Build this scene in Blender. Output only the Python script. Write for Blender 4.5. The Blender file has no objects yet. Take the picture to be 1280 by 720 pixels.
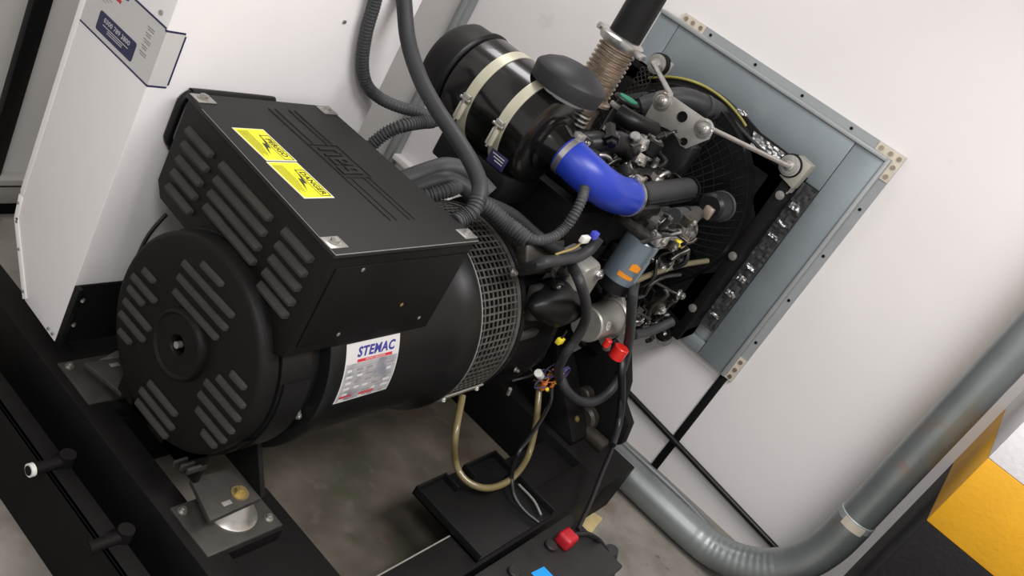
import bpy, bmesh, math, random
from mathutils import Vector, Matrix
random.seed(7)
PI = math.pi
V = Vector
SC = bpy.context.scene
COL = SC.collection

# ---------------------------------------------------------------- materials
MATS = {}
def mat(name, color, rough=.5, metal=0., var=.0, vscale=12., dust=0., dustcol=(.30, .28, .25), bump=0., bscale=60., stain=None, coat=0., spec=.5):
    m = bpy.data.materials.new(name); m.use_nodes = True
    nt = m.node_tree; b = nt.nodes['Principled BSDF']
    b.inputs['Roughness'].default_value = rough
    b.inputs['Metallic'].default_value = metal
    b.inputs['Coat Weight'].default_value = coat
    b.inputs['Specular IOR Level'].default_value = spec
    c = (*color, 1)
    b.inputs['Base Color'].default_value = c
    tc = nt.nodes.new('ShaderNodeTexCoord')
    out = None
    if var > 0:
        n = nt.nodes.new('ShaderNodeTexNoise'); n.inputs['Scale'].default_value = vscale; n.inputs['Detail'].default_value = 6
        nt.links.new(tc.outputs['Object'], n.inputs['Vector'])
        r = nt.nodes.new('ShaderNodeValToRGB')
        r.color_ramp.elements[0].position = .3; r.color_ramp.elements[1].position = .7
        r.color_ramp.elements[0].color = tuple(max(0, x*(1-var)) for x in color)+(1,)
        r.color_ramp.elements[1].color = tuple(min(1, x*(1+var)) for x in color)+(1,)
        nt.links.new(n.outputs['Fac'], r.inputs['Fac']); out = r.outputs['Color']
    if stain:
        for (sc, lo, hi, scol) in stain:
            n = nt.nodes.new('ShaderNodeTexNoise'); n.inputs['Scale'].default_value = sc; n.inputs['Detail'].default_value = 5
            nt.links.new(tc.outputs['Object'], n.inputs['Vector'])
            mr = nt.nodes.new('ShaderNodeMapRange'); mr.inputs['From Min'].default_value = lo; mr.inputs['From Max'].default_value = hi
            nt.links.new(n.outputs['Fac'], mr.inputs['Value'])
            mx = nt.nodes.new('ShaderNodeMix'); mx.data_type = 'RGBA'
            nt.links.new(mr.outputs['Result'], mx.inputs['Factor'])
            if out: nt.links.new(out, mx.inputs['A'])
            else: mx.inputs['A'].default_value = c
            mx.inputs['B'].default_value = (*scol, 1); out = mx.outputs['Result']
    if dust > 0:
        g = nt.nodes.new('ShaderNodeNewGeometry'); s = nt.nodes.new('ShaderNodeSeparateXYZ')
        nt.links.new(g.outputs['Normal'], s.inputs['Vector'])
        n = nt.nodes.new('ShaderNodeTexNoise'); n.inputs['Scale'].default_value = 18; n.inputs['Detail'].default_value = 8
        nt.links.new(tc.outputs['Object'], n.inputs['Vector'])
        mr = nt.nodes.new('ShaderNodeMapRange'); mr.inputs['From Min'].default_value = .2; mr.inputs['From Max'].default_value = 1.0
        mr.inputs['To Max'].default_value = dust
        nt.links.new(s.outputs['Z'], mr.inputs['Value'])
        mu = nt.nodes.new('ShaderNodeMath'); mu.operation = 'MULTIPLY'
        nt.links.new(mr.outputs['Result'], mu.inputs[0]); nt.links.new(n.outputs['Fac'], mu.inputs[1])
        mx = nt.nodes.new('ShaderNodeMix'); mx.data_type = 'RGBA'
        nt.links.new(mu.outputs['Value'], mx.inputs['Factor'])
        if out: nt.links.new(out, mx.inputs['A'])
        else: mx.inputs['A'].default_value = c
        mx.inputs['B'].default_value = (*dustcol, 1); out = mx.outputs['Result']
    if out: nt.links.new(out, b.inputs['Base Color'])
    if bump > 0:
        n = nt.nodes.new('ShaderNodeTexNoise'); n.inputs['Scale'].default_value = bscale; n.inputs['Detail'].default_value = 4
        nt.links.new(tc.outputs['Object'], n.inputs['Vector'])
        bp = nt.nodes.new('ShaderNodeBump'); bp.inputs['Strength'].default_value = bump; bp.inputs['Distance'].default_value = .004
        nt.links.new(n.outputs['Fac'], bp.inputs['Height']); nt.links.new(bp.outputs['Normal'], b.inputs['Normal'])
    MATS[name] = m
    return m

mat('black_paint', (.0045, .0042, .004), .52, var=.2, dust=.015, bump=.05, spec=.2)
mat('black_satin', (.006, .006, .0062), .38, dust=.02, spec=.28)
mat('black_gloss', (.005, .0048, .0045), .2, coat=.2, dust=.02, spec=.4)
mat('black_matte', (.0055, .005, .005), .65, dust=.02, var=.2, spec=.15)
mat('lid_paint', (.019, .0185, .018), .55, var=.08, vscale=5, bump=.04, spec=.22)
mat('louver_paint', (.032, .030, .027), .6, dust=.18, spec=.2)
mat('worn_edge', (.35, .34, .32), .45, .5)
mat('zinc', (.42, .41, .38), .38, .8, var=.15, vscale=30)
mat('steel', (.55, .54, .52), .28, .9, var=.12, vscale=25)
mat('bracket_steel', (.40, .39, .36), .42, .55, var=.12, vscale=14)
mat('rusty_steel', (.40, .33, .26), .35, .85, var=.35, vscale=22)
mat('cream_band', (.50, .48, .37), .4, .25, var=.12)
mat('gold_bolt', (.45, .34, .14), .4, .7)
mat('cast_alu', (.33, .32, .29), .42, .55, var=.12, vscale=18)
mat('mesh_metal', (.11, .105, .095), .45, .5, var=.35, vscale=30)
mat('dusty_plate_and_glint', (.26, .25, .225), .55, .2, var=.15)  # dusty plates, and the painted highlight on the side rail
mat('foot_plate', (.040, .038, .034), .5, .2, var=.3, vscale=20, dust=.12)
mat('corrugated', (.040, .041, .044), .55, dust=.10, spec=.35)
mat('rubber_hose', (.026, .0265, .029), .5, dust=.08, spec=.35)
mat('cable_black', (.008, .008, .009), .42)
mat('braid', (.10, .10, .105), .6, var=.2, vscale=120)
mat('blue_silicone', (.012, .036, .36), .38)
mat('white_powder', (.80, .78, .78), .45, var=.01)
mat('white_bevel', (.85, .84, .83), .4)
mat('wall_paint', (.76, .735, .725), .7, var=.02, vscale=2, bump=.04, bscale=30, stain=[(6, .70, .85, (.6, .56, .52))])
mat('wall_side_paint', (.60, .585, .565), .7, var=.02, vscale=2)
mat('concrete', (.23, .21, .185), .75, var=.22, vscale=5, bump=.15, bscale=40,
    stain=[(7, .56, .75, (.16, .11, .075)), (3.2, .55, .72, (.10, .095, .075)), (22, .62, .74, (.12, .09, .06))])
mat('galvanised_sheet', (.235, .27, .29), .42, .35, var=.07, vscale=6, stain=[(5, .6, .8, (.30, .325, .335))])
mat('galvanised_pale', (.34, .36, .365), .5, .3, var=.06, vscale=6)
mat('galvanised_pipe', (.26, .285, .285), .36, .6, var=.10, vscale=9, stain=[(9, .62, .8, (.30, .23, .18))])
mat('corner_plate', (.62, .56, .46), .55, .2, var=.1)
mat('trunking', (.34, .33, .31), .6)
mat('foil', (.50, .50, .50), .32, .9, bump=1., bscale=90)
mat('cap_rubber', (.012, .0125, .0145), .5, dust=.05, spec=.35)
mat('core_black', (.003, .003, .003), .6, spec=.15)
mat('red_plastic', (.42, .012, .022), .4)
mat('red_tape', (.62, .022, .016), .3)
mat('cyan_label', (.01, .30, .75), .45)
mat('battery_black', (.013, .0125, .013), .5, dust=.06, spec=.3)
mat('navy', (.018, .016, .07), .5)
mat('print_blue', (.03, .03, .22), .5)
mat('print_red', (.50, .02, .03), .5)
mat('print_grey', (.25, .23, .23), .6)
mat('label_white', (.55, .54, .53), .5)
mat('label_silver', (.42, .42, .43), .42, .25, stain=[(16, .48, .62, (.22, .23, .27))])
mat('label_yellow', (.83, .80, .01), .45)
mat('label_border', (.80, .78, .62), .45)
mat('print_black', (.03, .03, .01), .6)
mat('orange_print', (.72, .24, .01), .45)
mat('floor_shade_dirt', (.095, .082, .064), .6, var=.35, vscale=6, bump=.2, bscale=40, spec=.3, stain=[(4, .50, .68, (.060, .060, .036)), (14, .58, .74, (.13, .11, .09)), (7, .60, .72, (.085, .050, .034))])  # oily dirt and the shade under the generator mixed into one brown
mat('cast_dark', (.16, .155, .145), .42, .5, var=.4, vscale=45, stain=[(28, .5, .62, (.02, .018, .016))])
mat('seal_grey', (.035, .035, .037), .5, .1, bump=.4, bscale=30)
mat('bracket_cream', (.33, .32, .27), .45, .3, var=.1)
mat('filter_blue', (.20, .25, .29), .28, .55, var=.05)
mat('yellow_paint', (.66, .33, .006), .55, var=.05, vscale=8, bump=.3, bscale=60)
mat('white_paint', (.80, .78, .79), .6, bump=.3, bscale=60)
mat('black_floor_paint', (.008, .007, .008), .6, spec=.25, var=.2, bump=.5, bscale=60, stain=[(30, .735, .76, (.45, .42, .40))])
mat('fuel_hose', (.16, .13, .055), .3, coat=.3)
mat('brass', (.55, .42, .18), .35, .8)
mat('olive_tube', (.16, .14, .08), .45, .3)
mat('yellow_plastic', (.75, .60, .03), .4)
mat('white_plastic', (.7, .7, .66), .4)
mat('blue_plastic', (.05, .06, .45), .4)
mat('orange_wire', (.55, .15, .03), .4)
mat('purple_wire', (.06, .05, .14), .4)
mat('green_plastic', (.02, .22, .12), .4)
mat('green_cable', (.02, .10, .06), .45)
mat('shroud_yellow', (.30, .27, .06), .5, var=.3)
mat('grease_brown', (.03, .024, .018), .45, var=.4, vscale=40)
mat('engine_metal', (.060, .056, .050), .32, .7, var=.5, vscale=40, stain=[(30, .55, .7, (.02, .018, .015))])
mat('fibre_board', (.45, .36, .17), .8, var=.2)

# ---------------------------------------------------------------- mesh building
def catmull(pts, step=.012):
    pts = [V(p) for p in pts]
    if len(pts) == 2:
        n = max(2, int((pts[1]-pts[0]).length/step)); return [pts[0].lerp(pts[1], i/n) for i in range(n+1)]
    out = []
    ext = [pts[0]*2-pts[1]] + pts + [pts[-1]*2-pts[-2]]
    for i in range(1, len(ext)-2):
        a, b, c, d = ext[i-1:i+3]
        n = max(2, int((c-b).length/step))
        for k in range(n):
            t = k/n
            out.append(.5*((2*b)+(c-a)*t+(2*a-5*b+4*c-d)*t*t+(3*b-a-3*c+d)*t**3))
    out.append(pts[-1]); return out

class MB:
    def __init__(s, default='black_paint'):
        s.bm = bmesh.new(); s.mats = []; s.d = default
    def mi(s, m):
        m = m or s.d
        if m not in s.mats: s.mats.append(m)
        return s.mats.index(m)
    def absorb(s, tb, m):
        i = s.mi(m)
        for f in tb.faces: f.material_index = i
        me = bpy.data.meshes.new('tmp'); tb.to_mesh(me); tb.free(); s.bm.from_mesh(me); bpy.data.meshes.remove(me)
        return s
    def box(s, x, y, z, m=None, bev=0., M=None, segs=2):
        tb = bmesh.new(); bmesh.ops.create_cube(tb, size=1)
        for v in tb.verts:
            v.co = V(((x[0]+x[1])/2+v.co.x*(x[1]-x[0]), (y[0]+y[1])/2+v.co.y*(y[1]-y[0]), (z[0]+z[1])/2+v.co.z*(z[1]-z[0])))
        if bev > 0: bmesh.ops.bevel(tb, geom=tb.edges[:], offset=bev, segments=segs, profile=.5, affect='EDGES')
        if M: bmesh.ops.transform(tb, matrix=M, verts=tb.verts)
        return s.absorb(tb, m)
    def ring_surface(s, rings, m=None, close=True, caps=True):
        tb = bmesh.new(); R = [[tb.verts.new(p) for p in r] for r in rings]; n = len(R[0])
        for a, b in zip(R[:-1], R[1:]):
            for k in range(n if close else n-1):
                tb.faces.new((a[k], a[(k+1) % n], b[(k+1) % n], b[k]))
        if caps and close:
            tb.faces.new(R[0][::-1]); tb.faces.new(R[-1])
        bmesh.ops.recalc_face_normals(tb, faces=tb.faces)
        return s.absorb(tb, m)
    def frame(s, d):
        d = V(d).normalized(); a = V((0, 0, 1)) if abs(d.z) < .9 else V((0, 1, 0))
        u = a.cross(d).normalized(); return u, d.cross(u)
    def lathe(s, o, axis, prof, m=None, n=48, a0=0, a1=2*PI):
        o = V(o); ax = V(axis).normalized(); u, w = s.frame(ax)
        rings = []
        for h, r in prof:
            r = max(r, .0003)
            rings.append([o+ax*h+(u*math.cos(2*PI*k/n)+w*math.sin(2*PI*k/n))*r for k in range(n)])
        return s.ring_surface(rings, m)
    def cyl(s, a, b, r, m=None, r2=None, n=24, bev=0):
        a = V(a); b = V(b); L = (b-a).length; r2 = r if r2 is None else r2
        if bev: pr = [(0, r-bev), (bev, r), (L-bev, r2), (L, r2-bev)]
        else: pr = [(0, r), (L, r2)]
        return s.lathe(a, b-a, pr, m, n)
    def bolt(s, p, ax, r=.009, h=.007, m='zinc', washer=True, n=6):
        p = V(p); ax = V(ax).normalized()
        if washer: s.cyl(p, p+ax*h*.25, r*1.45, m, n=20)
        s.cyl(p+ax*h*.2, p+ax*h, r, m, n=n); s.cyl(p+ax*h, p+ax*h*1.25, r*.55, m, n=12)
        return s
    def tube(s, pts, r, m=None, n=12, corr=0., pitch=.008, step=None, flat=1.):
        step = step or (pitch/4 if corr else .014)
        P_ = catmull(pts, step)
        rings = []; u = None; acc = 0; N = len(P_)
        for i, p in enumerate(P_):
            t = (P_[min(i+1, N-1)]-P_[max(i-1, 0)])
            t = t.normalized() if t.length > 1e-9 else V((1, 0, 0))
            if u is None: u, w = s.frame(t)
            else:
                u = (u-t*u.dot(t)).normalized(); w = t.cross(u)
            if i: acc += (p-P_[i-1]).length
            rad = r(i/(N-1)) if callable(r) else r
            if corr: rad += corr*(1 if math.sin(acc*2*PI/pitch) > 0 else -1)*.5
            rings.append([p+(u*math.cos(2*PI*k/n)*flat+w*math.sin(2*PI*k/n))*rad for k in range(n)])
        return s.ring_surface(rings, m)
    def prism(s, poly, d, m=None, bev=0.):
        """poly: 3D points of a planar outline, d: extrusion vector"""
        tb = bmesh.new(); d = V(d)
        a = [tb.verts.new(V(p)) for p in poly]; b = [tb.verts.new(V(p)+d) for p in poly]; n = len(a)
        tb.faces.new(a[::-1]); tb.faces.new(b)
        for k in range(n): tb.faces.new((a[k], a[(k+1) % n], b[(k+1) % n], b[k]))
        bmesh.ops.recalc_face_normals(tb, faces=tb.faces)
        if bev: bmesh.ops.bevel(tb, geom=tb.edges[:], offset=bev, segments=2, profile=.5, affect='EDGES')
        return s.absorb(tb, m)
    def sheet(s, fn, nu, nv, m=None, thick=.0008):
        """a thin solid sheet from fn(u,v)->(point, normal)"""
        tb = bmesh.new(); top = []; bot = []
        for j in range(nv+1):
            rt = []; rb = []
            for i in range(nu+1):
                p, nn = fn(i/nu, j/nv); p = V(p); nn = V(nn)
                rt.append(tb.verts.new(p+nn*thick)); rb.append(tb.verts.new(p))
            top.append(rt); bot.append(rb)
        for j in range(nv):
            for i in range(nu):
                tb.faces.new((top[j][i], top[j][i+1], top[j+1][i+1], top[j+1][i]))
                tb.faces.new((bot[j][i], bot[j+1][i], bot[j+1][i+1], bot[j][i+1]))
        for j in range(nv):
            tb.faces.new((top[j][0], top[j+1][0], bot[j+1][0], bot[j][0])); tb.faces.new((top[j][nu], bot[j][nu], bot[j+1][nu], top[j+1][nu]))
        for i in range(nu):
            tb.faces.new((top[0][i], bot[0][i], bot[0][i+1], top[0][i+1])); tb.faces.new((top[nv][i], top[nv][i+1], bot[nv][i+1], bot[nv][i]))
        bmesh.ops.recalc_face_normals(tb, faces=tb.faces)
        return s.absorb(tb, m)
    def text(s, body, fn, x, y, size, m, shear=0., bold=.0, align='CENTER', depth=.0006, stretch=1.):
        """letters laid out in (u,v) metres around (x,y), mapped by fn(u,v,h)->point"""
        c = bpy.data.curves.new('t', 'FONT'); c.body = body; c.size = size; c.shear = shear; c.offset = bold
        c.align_x = align; c.align_y = 'CENTER'; c.extrude = depth/2; c.resolution_u = 3; c.space_character = 1.1 if shear else 1.04
        ob = bpy.data.objects.new('t', c); COL.objects.link(ob); bpy.context.view_layer.update()
        dg = bpy.context.evaluated_depsgraph_get(); me = bpy.data.meshes.new_from_object(ob.evaluated_get(dg))
        tb = bmesh.new(); tb.from_mesh(me)
        for v in tb.verts: v.co = V(fn(x+v.co.x*stretch, y+v.co.y, v.co.z+depth/2))
        bpy.data.objects.remove(ob); bpy.data.curves.remove(c); bpy.data.meshes.remove(me)
        return s.absorb(tb, m)
    def build(s, name, parent=None, loc=None, label=None, sharp=38):
        me = bpy.data.meshes.new(name); L = V(loc) if loc is not None else V((0, 0, 0))
        if parent is not None: L = V((0, 0, 0))
        s.bm.to_mesh(me); s.bm.free()
        if L.length: me.transform(Matrix.Translation(-L))
        for m in s.mats: me.materials.append(MATS[m])
        me.polygons.foreach_set('use_smooth', [True]*len(me.polygons))
        me.set_sharp_from_angle(angle=math.radians(sharp)); me.update()
        o = bpy.data.objects.new(name, me); COL.objects.link(o); o.location = L
        if parent is not None:
            o.parent = parent
            o.matrix_parent_inverse = Matrix.Translation(-V(parent.get('_w', (0, 0, 0))))
        o['_w'] = (L.x, L.y, L.z)
        if label: o['label'] = label
        return o

def info(o, label, cat, group=None, kind=None):
    o['label'] = label; o['category'] = cat
    if group: o['group'] = group
    if kind: o['kind'] = kind
    return o
def thing(name, loc, label, cat, group=None):
    o = bpy.data.objects.new(name, None); COL.objects.link(o); o.location = loc; o.empty_display_size = .1
    o['_w'] = tuple(loc); return info(o, label, cat, group)
def struct(mb, name, label=None):
    o = mb.build(name); o['kind'] = 'structure'
    if label: o['label'] = label
    return o
def B(d='black_paint'): return MB(d)

XW = 2.159      # far wall
YL = 1.30       # left wall
AX = V((0, 0, .6))

# ================================================================= SETTING
struct(B('concrete').box((-2.2, XW+.1), (-3.2, YL+.1), (-.1, 0)), 'floor', 'stained bare concrete floor under the generator')
struct(B('wall_paint').box((XW, XW+.12), (-3.2, YL+.12), (0, 2.9)), 'wall_far', 'white painted wall behind the radiator duct')
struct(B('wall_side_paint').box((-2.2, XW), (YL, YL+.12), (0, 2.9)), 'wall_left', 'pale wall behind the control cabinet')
struct(B('wall_paint').box((-2.2, XW), (-3.3, -3.2), (0, 2.9)), 'wall_right')
struct(B('white_paint').box((-2.2, XW+.1), (-3.2, YL+.1), (2.9, 3.0)), 'ceiling')
# ledge on the far wall at its left end, corner trim
mb = B('galvanised_pale'); mb.box((XW-.035, XW), (YL-.06, YL), (.0, 2.9), bev=.004); mb.box((XW-.05, XW), (YL-.045, YL-.02), (0, 2.9), bev=.003)
struct(mb, 'trim_1', 'vertical galvanised strip in the corner of the room')
mb = B('trunking'); mb.box((-2.2, 1.0), (YL-.05, YL), (.062, .155), bev=.006); mb.box((-2.2, 1.0), (YL-.02, YL), (0, .062), 'black_matte')
mb.box((-2.2, 1.0), (YL-.052, YL-.05), (.13, .134), 'black_matte')
struct(mb, 'baseboard_left', 'grey trunking along the foot of the left wall')
mb = B('white_bevel'); mb.box((XW-.05, XW), (.55, YL-.06), (.29, .318), bev=.004)
struct(mb, 'trim_2', 'pale ledge low on the far wall')
# painted pillar
mb = B('black_floor_paint')
px0, py0 = 1.52, -1.40
mb.box((px0, XW), (-2.3, py0), (0, .81), bev=.004)
mb.box((px0, XW), (-2.3, py0), (.81, 1.066), 'yellow_paint', bev=.004)
mb.box((px0, XW), (-2.3, py0), (1.066, 1.34), 'white_paint', bev=.004)
mb.box((px0, XW), (-2.3, py0), (1.34, 1.60), 'yellow_paint', bev=.004)
o = mb.build('concrete_pillar', loc=(px0, py0, 0)); info(o, 'square concrete pillar painted in black, yellow and white bands, bottom right corner', 'pillar')

# black vertical cable duct on left wall
mb = B('black_satin'); mb.box((.275, .33), (YL-.03, YL), (.155, 2.9), bev=.004)
info(mb.build('cable_duct', loc=(.3, YL, .155)), 'black vertical cable duct on the left wall behind the white cabinet', 'duct')

# black conduit running level on far wall, and vertical brown strip
mb = B('black_satin'); mb.tube([(XW-.022, .5, .25), (XW-.022, -.324, .186), (XW-.022, -1.173, .108), (XW-.022, -1.7, .065)], .0125, n=10, step=.1)
info(mb.build('wall_conduit', loc=(XW, -.7, .13)), 'thin black conduit running almost level low on the white far wall', 'conduit')
mb = B('black_matte'); mb.box((XW-.012, XW), (-.622, -.590), (0, .52), bev=.002)
info(mb.build('cable_channel', loc=(XW, -.6, 0)), 'dark vertical channel on the far wall from the duct corner to the floor', 'channel')

# galvanised pipe: along the floor then up
path = [(1.84, .05, .068), (1.84, -.3, .068), (1.84, -.70, .068), (1.842, -.93, .070), (1.846, -1.03, .085), (1.852, -1.12, .125), (1.860, -1.20, .195), (1.866, -1.255, .29), (1.870, -1.280, .40), (1.870, -1.284, .52)]
t = thing('galvanised_pipe', (1.86, -1.28, 0), 'large galvanised pipe along the floor that elbows up the wall beside the pillar', 'pipe')
def ripple(u):
    return .0655 + (.0008*math.sin(u*120*PI) if .60 < u < .80 else 0)
mb = B('galvanised_pipe'); mb.tube(path, ripple, n=40, step=.008); mb.build('elbow', t)
mb = B('galvanised_pipe'); mb.cyl((1.87, -1.284, .52), (1.87, -1.284, 2.7), .0615, n=40); mb.build('riser', t)
mb = B('galvanised_pale'); mb.cyl((1.87, -1.284, .50), (1.87, -1.284, .545), .0645, n=40, bev=.003)
mb.sheet(lambda u, v: ((1.87+math.cos(math.radians(150+70*u))*.0645, -1.284+math.sin(math.radians(150+70*u))*.0645, .508+.03*v), (math.cos(math.radians(150+70*u)), math.sin(math.radians(150+70*u)), 0)), 12, 1, 'corner_plate', .002)
mb.build('coupling', t)
mb = B('galvanised_pipe'); mb.tube([(2.09, -.35, .016), (2.09, -.75, .016), (2.06, -.95, .016), (2.03, -1.12, .016), (2.03, -1.5, .016)], .014, n=12)
info(mb.build('floor_conduit', loc=(2.08, -.8, 0)), 'slim grey conduit on the floor between the big galvanised pipe and the wall', 'conduit')

# ================================================================= RADIATOR DUCT ON THE WALL
t = thing('radiator_duct', (XW, -.1, .5), 'square grey sheet metal duct frame fixed to the white wall around the radiator', 'duct')
y0, y1, z0, z1 = -.640, .430, .512, 1.555
fx = XW-.045
mb = B('galvanised_pale')
yf = .352
mb.prism([(XW-.012, y0, z0), (XW-.012, yf, z0), (XW-.012, yf, z1), (XW-.012, y0, z1)], (.012, 0, 0), 'galvanised_pale')
mb.build('flange', t)
hy0, hy1, hz0, hz1 = -.42, .40, .56, 1.30      # opening
a, b = y0+.045, y1-.0
c, d = z0+.012, z1-.045
sL, sR = .335, -.475
for nm, yy, zz in (('side_panel', (a, sR), (c, d)), ('side_panel', (sL, b), (c, d)), ('top_panel', (sR, sL), (hz1, d)), ('bottom_panel', (sR, sL), (c, hz0+.02))):
    mb = B('galvanised_sheet'); g = .0012
    mb.box((fx, XW-.012), (yy[0]+g, yy[1]-g), (zz[0]+g, zz[1]-g), bev=.0015); mb.build(nm, t)
mb = B('galvanised_pale')
mb.box((fx-.012, XW-.012), (a-.014, a), (c, d+.014), bev=.002); mb.box((fx-.012, XW-.012), (a, b), (d, d+.014), bev=.002)
mb.build('rim', t)
def cornerplate(cy, cz, sy, sz):
    mb = B('corner_plate')
    X0 = XW-.0165
    mb.prism([(X0, cy, cz), (X0, cy+sy*.105, cz), (X0, cy+sy*.105, cz+sz*.032), (X0, cy+sy*.032, cz+sz*.032), (X0, cy+sy*.032, cz+sz*.105), (X0, cy, cz+sz*.105)], (.0045, 0, 0))
    for q in ((.016, .016), (.05, .016), (.088, .016), (.016, .05), (.016, .088)):
        mb.cyl((X0, cy+sy*q[0], cz+sz*q[1]), (X0-.004, cy+sy*q[0], cz+sz*q[1]), .0085, 'rusty_steel', n=12)
    mb.build('corner_plate', t)
cornerplate(y0, z1, 1, -1); cornerplate(y0, z0, 1, 1); cornerplate(yf, z1, -1, -1)
for k in range(4):
    y = y0+(y1-y0)*(.2+.2*k); mb = B('black_matte'); mb.cyl((XW-.012, y, z1-.018), (XW-.0145, y, z1-.018), .006, n=10); mb.build('rivet', t)
for k in range(4):
    z = z0+(z1-z0)*(.18+.2*k); mb = B('black_matte'); mb.cyl((XW-.012, y0+.018, z), (XW-.0145, y0+.018, z), .006, n=10); mb.build('rivet', t)

# ================================================================= BASE FRAME
t = thing('base_frame', (.8, 0, 0), 'black steel base frame of the generator set lying on the concrete floor', 'frame')
mb = B('black_matte')
def channel(mb, x, y, z, th=.008):
    # C channel along X, open towards the inside
    inner = y[1] if y[0] < 0 else y[0]
    mb.box(x, (y[0], y[0]+th) if y[0] < 0 else (y[1]-th, y[1]), z); mb.box(x, y, (z[1]-th, z[1])); mb.box(x, y, (z[0], z[0]+th))
mb.box((.055, 1.44), (-.625, -.51), (.0, .2), bev=.003); mb.box((.3, .684), (-.513, -.509), (.190, .2012), 'dusty_plate_and_glint'); mb.build('side_rail', t)  # pale strip paints a highlight along the rail's top inner edge
mb = B('black_matte'); mb.box((.055, 1.44), (.50, .62), (.0, .2), bev=.003); mb.build('side_rail', t)
mb = B('floor_shade_dirt'); mb.box((.30, 1.44), (-.51, .50), (.004, .012)); mb.build('shaded_floor_sheet', t)  # added sheet over the floor, coloured for shade and oily dirt there
for sg in (-1, 1):
    ys = sorted((sg*.51, sg*.16)); yt = sorted((sg*.31, sg*.15)) if sg < 0 else (.17, .36)
    mb = B('black_matte'); mb.box((.055, .30), ys, (.0, .2), bev=.004); mb.build('pedestal', t)
    mb = B('black_matte'); mb.box((.0, .222), yt, (.19, .238), bev=.003); mb.build('mount_seat', t)
mb = B('black_matte'); mb.box((-.022, .055), (-.62, .80), (.055, .245), bev=.005); mb.build('cross_member', t)
mb = B('black_matte'); mb.box((1.44, 1.68), (-.626, .62), (.0, .2), bev=.004); mb.build('cross_member', t)
mb = B('black_matte'); mb.box((1.0, 1.44), (-.51, -.36), (.150, .165), bev=.002); mb.build('deck_plate', t)
mb = B('black_matte'); mb.box((-.150, -.140), (-.62, .62), (.0, .205), bev=.002); mb.box((-.150, -.10), (-.62, .62), (.195, .205), bev=.002); mb.box((-.15, 0), (-.62, -.60), (0, .2)); mb.build('end_plate', t)
for q, ml in (((-0.1576, 0.0740, 0.2150), 'white_plastic'), ((-0.1520, -0.1601, 0.2150), 'black_matte')):
    mb = B('black_matte'); x, y, z = q
    mb.cyl((x-.03, y, z), (x+.055, y, z), .0135, n=20); mb.cyl((x-.034, y, z), (x-.024, y, z), .0155, ml, n=20); mb.cyl((x-.036, y, z), (x-.03, y, z), .011, 'black_matte', n=20)
    mb.cyl((x+.05, y, z-.012), (x+.05, y, z+.02), .018, n=18); mb.build('hose_stub', t)
mb = B('black_matte')
for q in ((0.0236, 0.4703, 0.1000),):
    pass
mb.bm.free()

def mount(cy, sgn, label):
    g = thing('vibration_mount', (.11, cy, .238), label, 'mount', None)
    mb = B('foot_plate'); mb.box((.002, .218), (cy-.075, cy+.075), (.238, .250), bev=.003); mb.build('base_plate', g)
    mb = B('zinc'); mb.lathe((.125, cy+.004, .250), (0, 0, 1), [(0, .058), (.004, .058), (.008, .053), (.020, .046), (.036, .038), (.050, .03), (.053, .012)], n=40); mb.build('dome', g)
    for bx_, by_ in ((.196, cy-.045), (.022, cy+.055)):
        mb = B('zinc'); mb.bolt((bx_, by_, .250), (0, 0, 1), .008, .01); mb.build('bolt', g)
mount(-.23, -1, 'round domed rubber mount under the near foot of the alternator')
mount(.265, 1, 'round domed rubber mount under the far foot of the alternator beside the cabinet')

# ================================================================= ALTERNATOR
t = thing('alternator', (.3, 0, .3), 'black cylindrical alternator with louvred round end cover and boxy terminal housing', 'alternator')
def hood(mb, p0, p1, nx=(-1, 0, 0), h=.013, out=.010, m='louver_paint'):
    """one hooded louvre from p0 to p1 on a vertical face; sloping face looks up and out"""
    p0 = V(p0); p1 = V(p1); n = V(nx); z = (p0.z+p1.z)/2; p0.z = p1.z = z
    d = (p1-p0).normalized(); L = (p1-p0).length; e = .004
    prof = [(-.001, h), (.004, h*.9), (out, -h*.3), (out, -h), (-.001, -h)]
    rings = []
    for s_, k in ((0, .25), (e, .9), (2*e, 1), (L-2*e, 1), (L-e, .9), (L, .25)):
        rings.append([p0+d*s_+n*(o_*(k if o_ > 0 else 1))+V((0, 0, zz*(.6+.4*k))) for o_, zz in prof])
    mb.ring_surface(rings, m)
# body
mb = B('black_satin')
mb.lathe(AX, (1, 0, 0), [(.05, .22), (.052, .246), (.135, .246), (.138, .236), (.168, .236), (.170, .266), (.176, .269), (.196, .269), (.202, .262), (.42, .262), (.60, .264), (.655, .278), (.675, .290), (.700, .290), (.704, .284)], n=96)
mb.build('body', t)
mb = B('worn_edge'); mb.lathe(AX, (1, 0, 0), [(.7035, .2895), (.7075, .2895), (.7075, .283), (.7035, .283)], n=96); mb.build('seam_ring', t)
mb = B('black_paint')
mb.lathe(AX, (1, 0, 0), [(0, .09), (0, .228), (.003, .236), (.010, .241), (.048, .241), (.05, .20)], n=96)
for q0, q1 in (((253,327),(280,357)), ((230,325),(293,397)), ((224,342),(285,413)), ((219,360),(273,425)),
               ((180,335),(195,353)), ((166,343),(197,377)), ((161,358),(182,380)), ((156,373),(190,413)), ((151,388),(182,427)), ((150,410),(165,430)),
               ((187,475),(222,520)), ((177,483),(218,538)), ((172,498),(210,548))):
    pass
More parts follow.
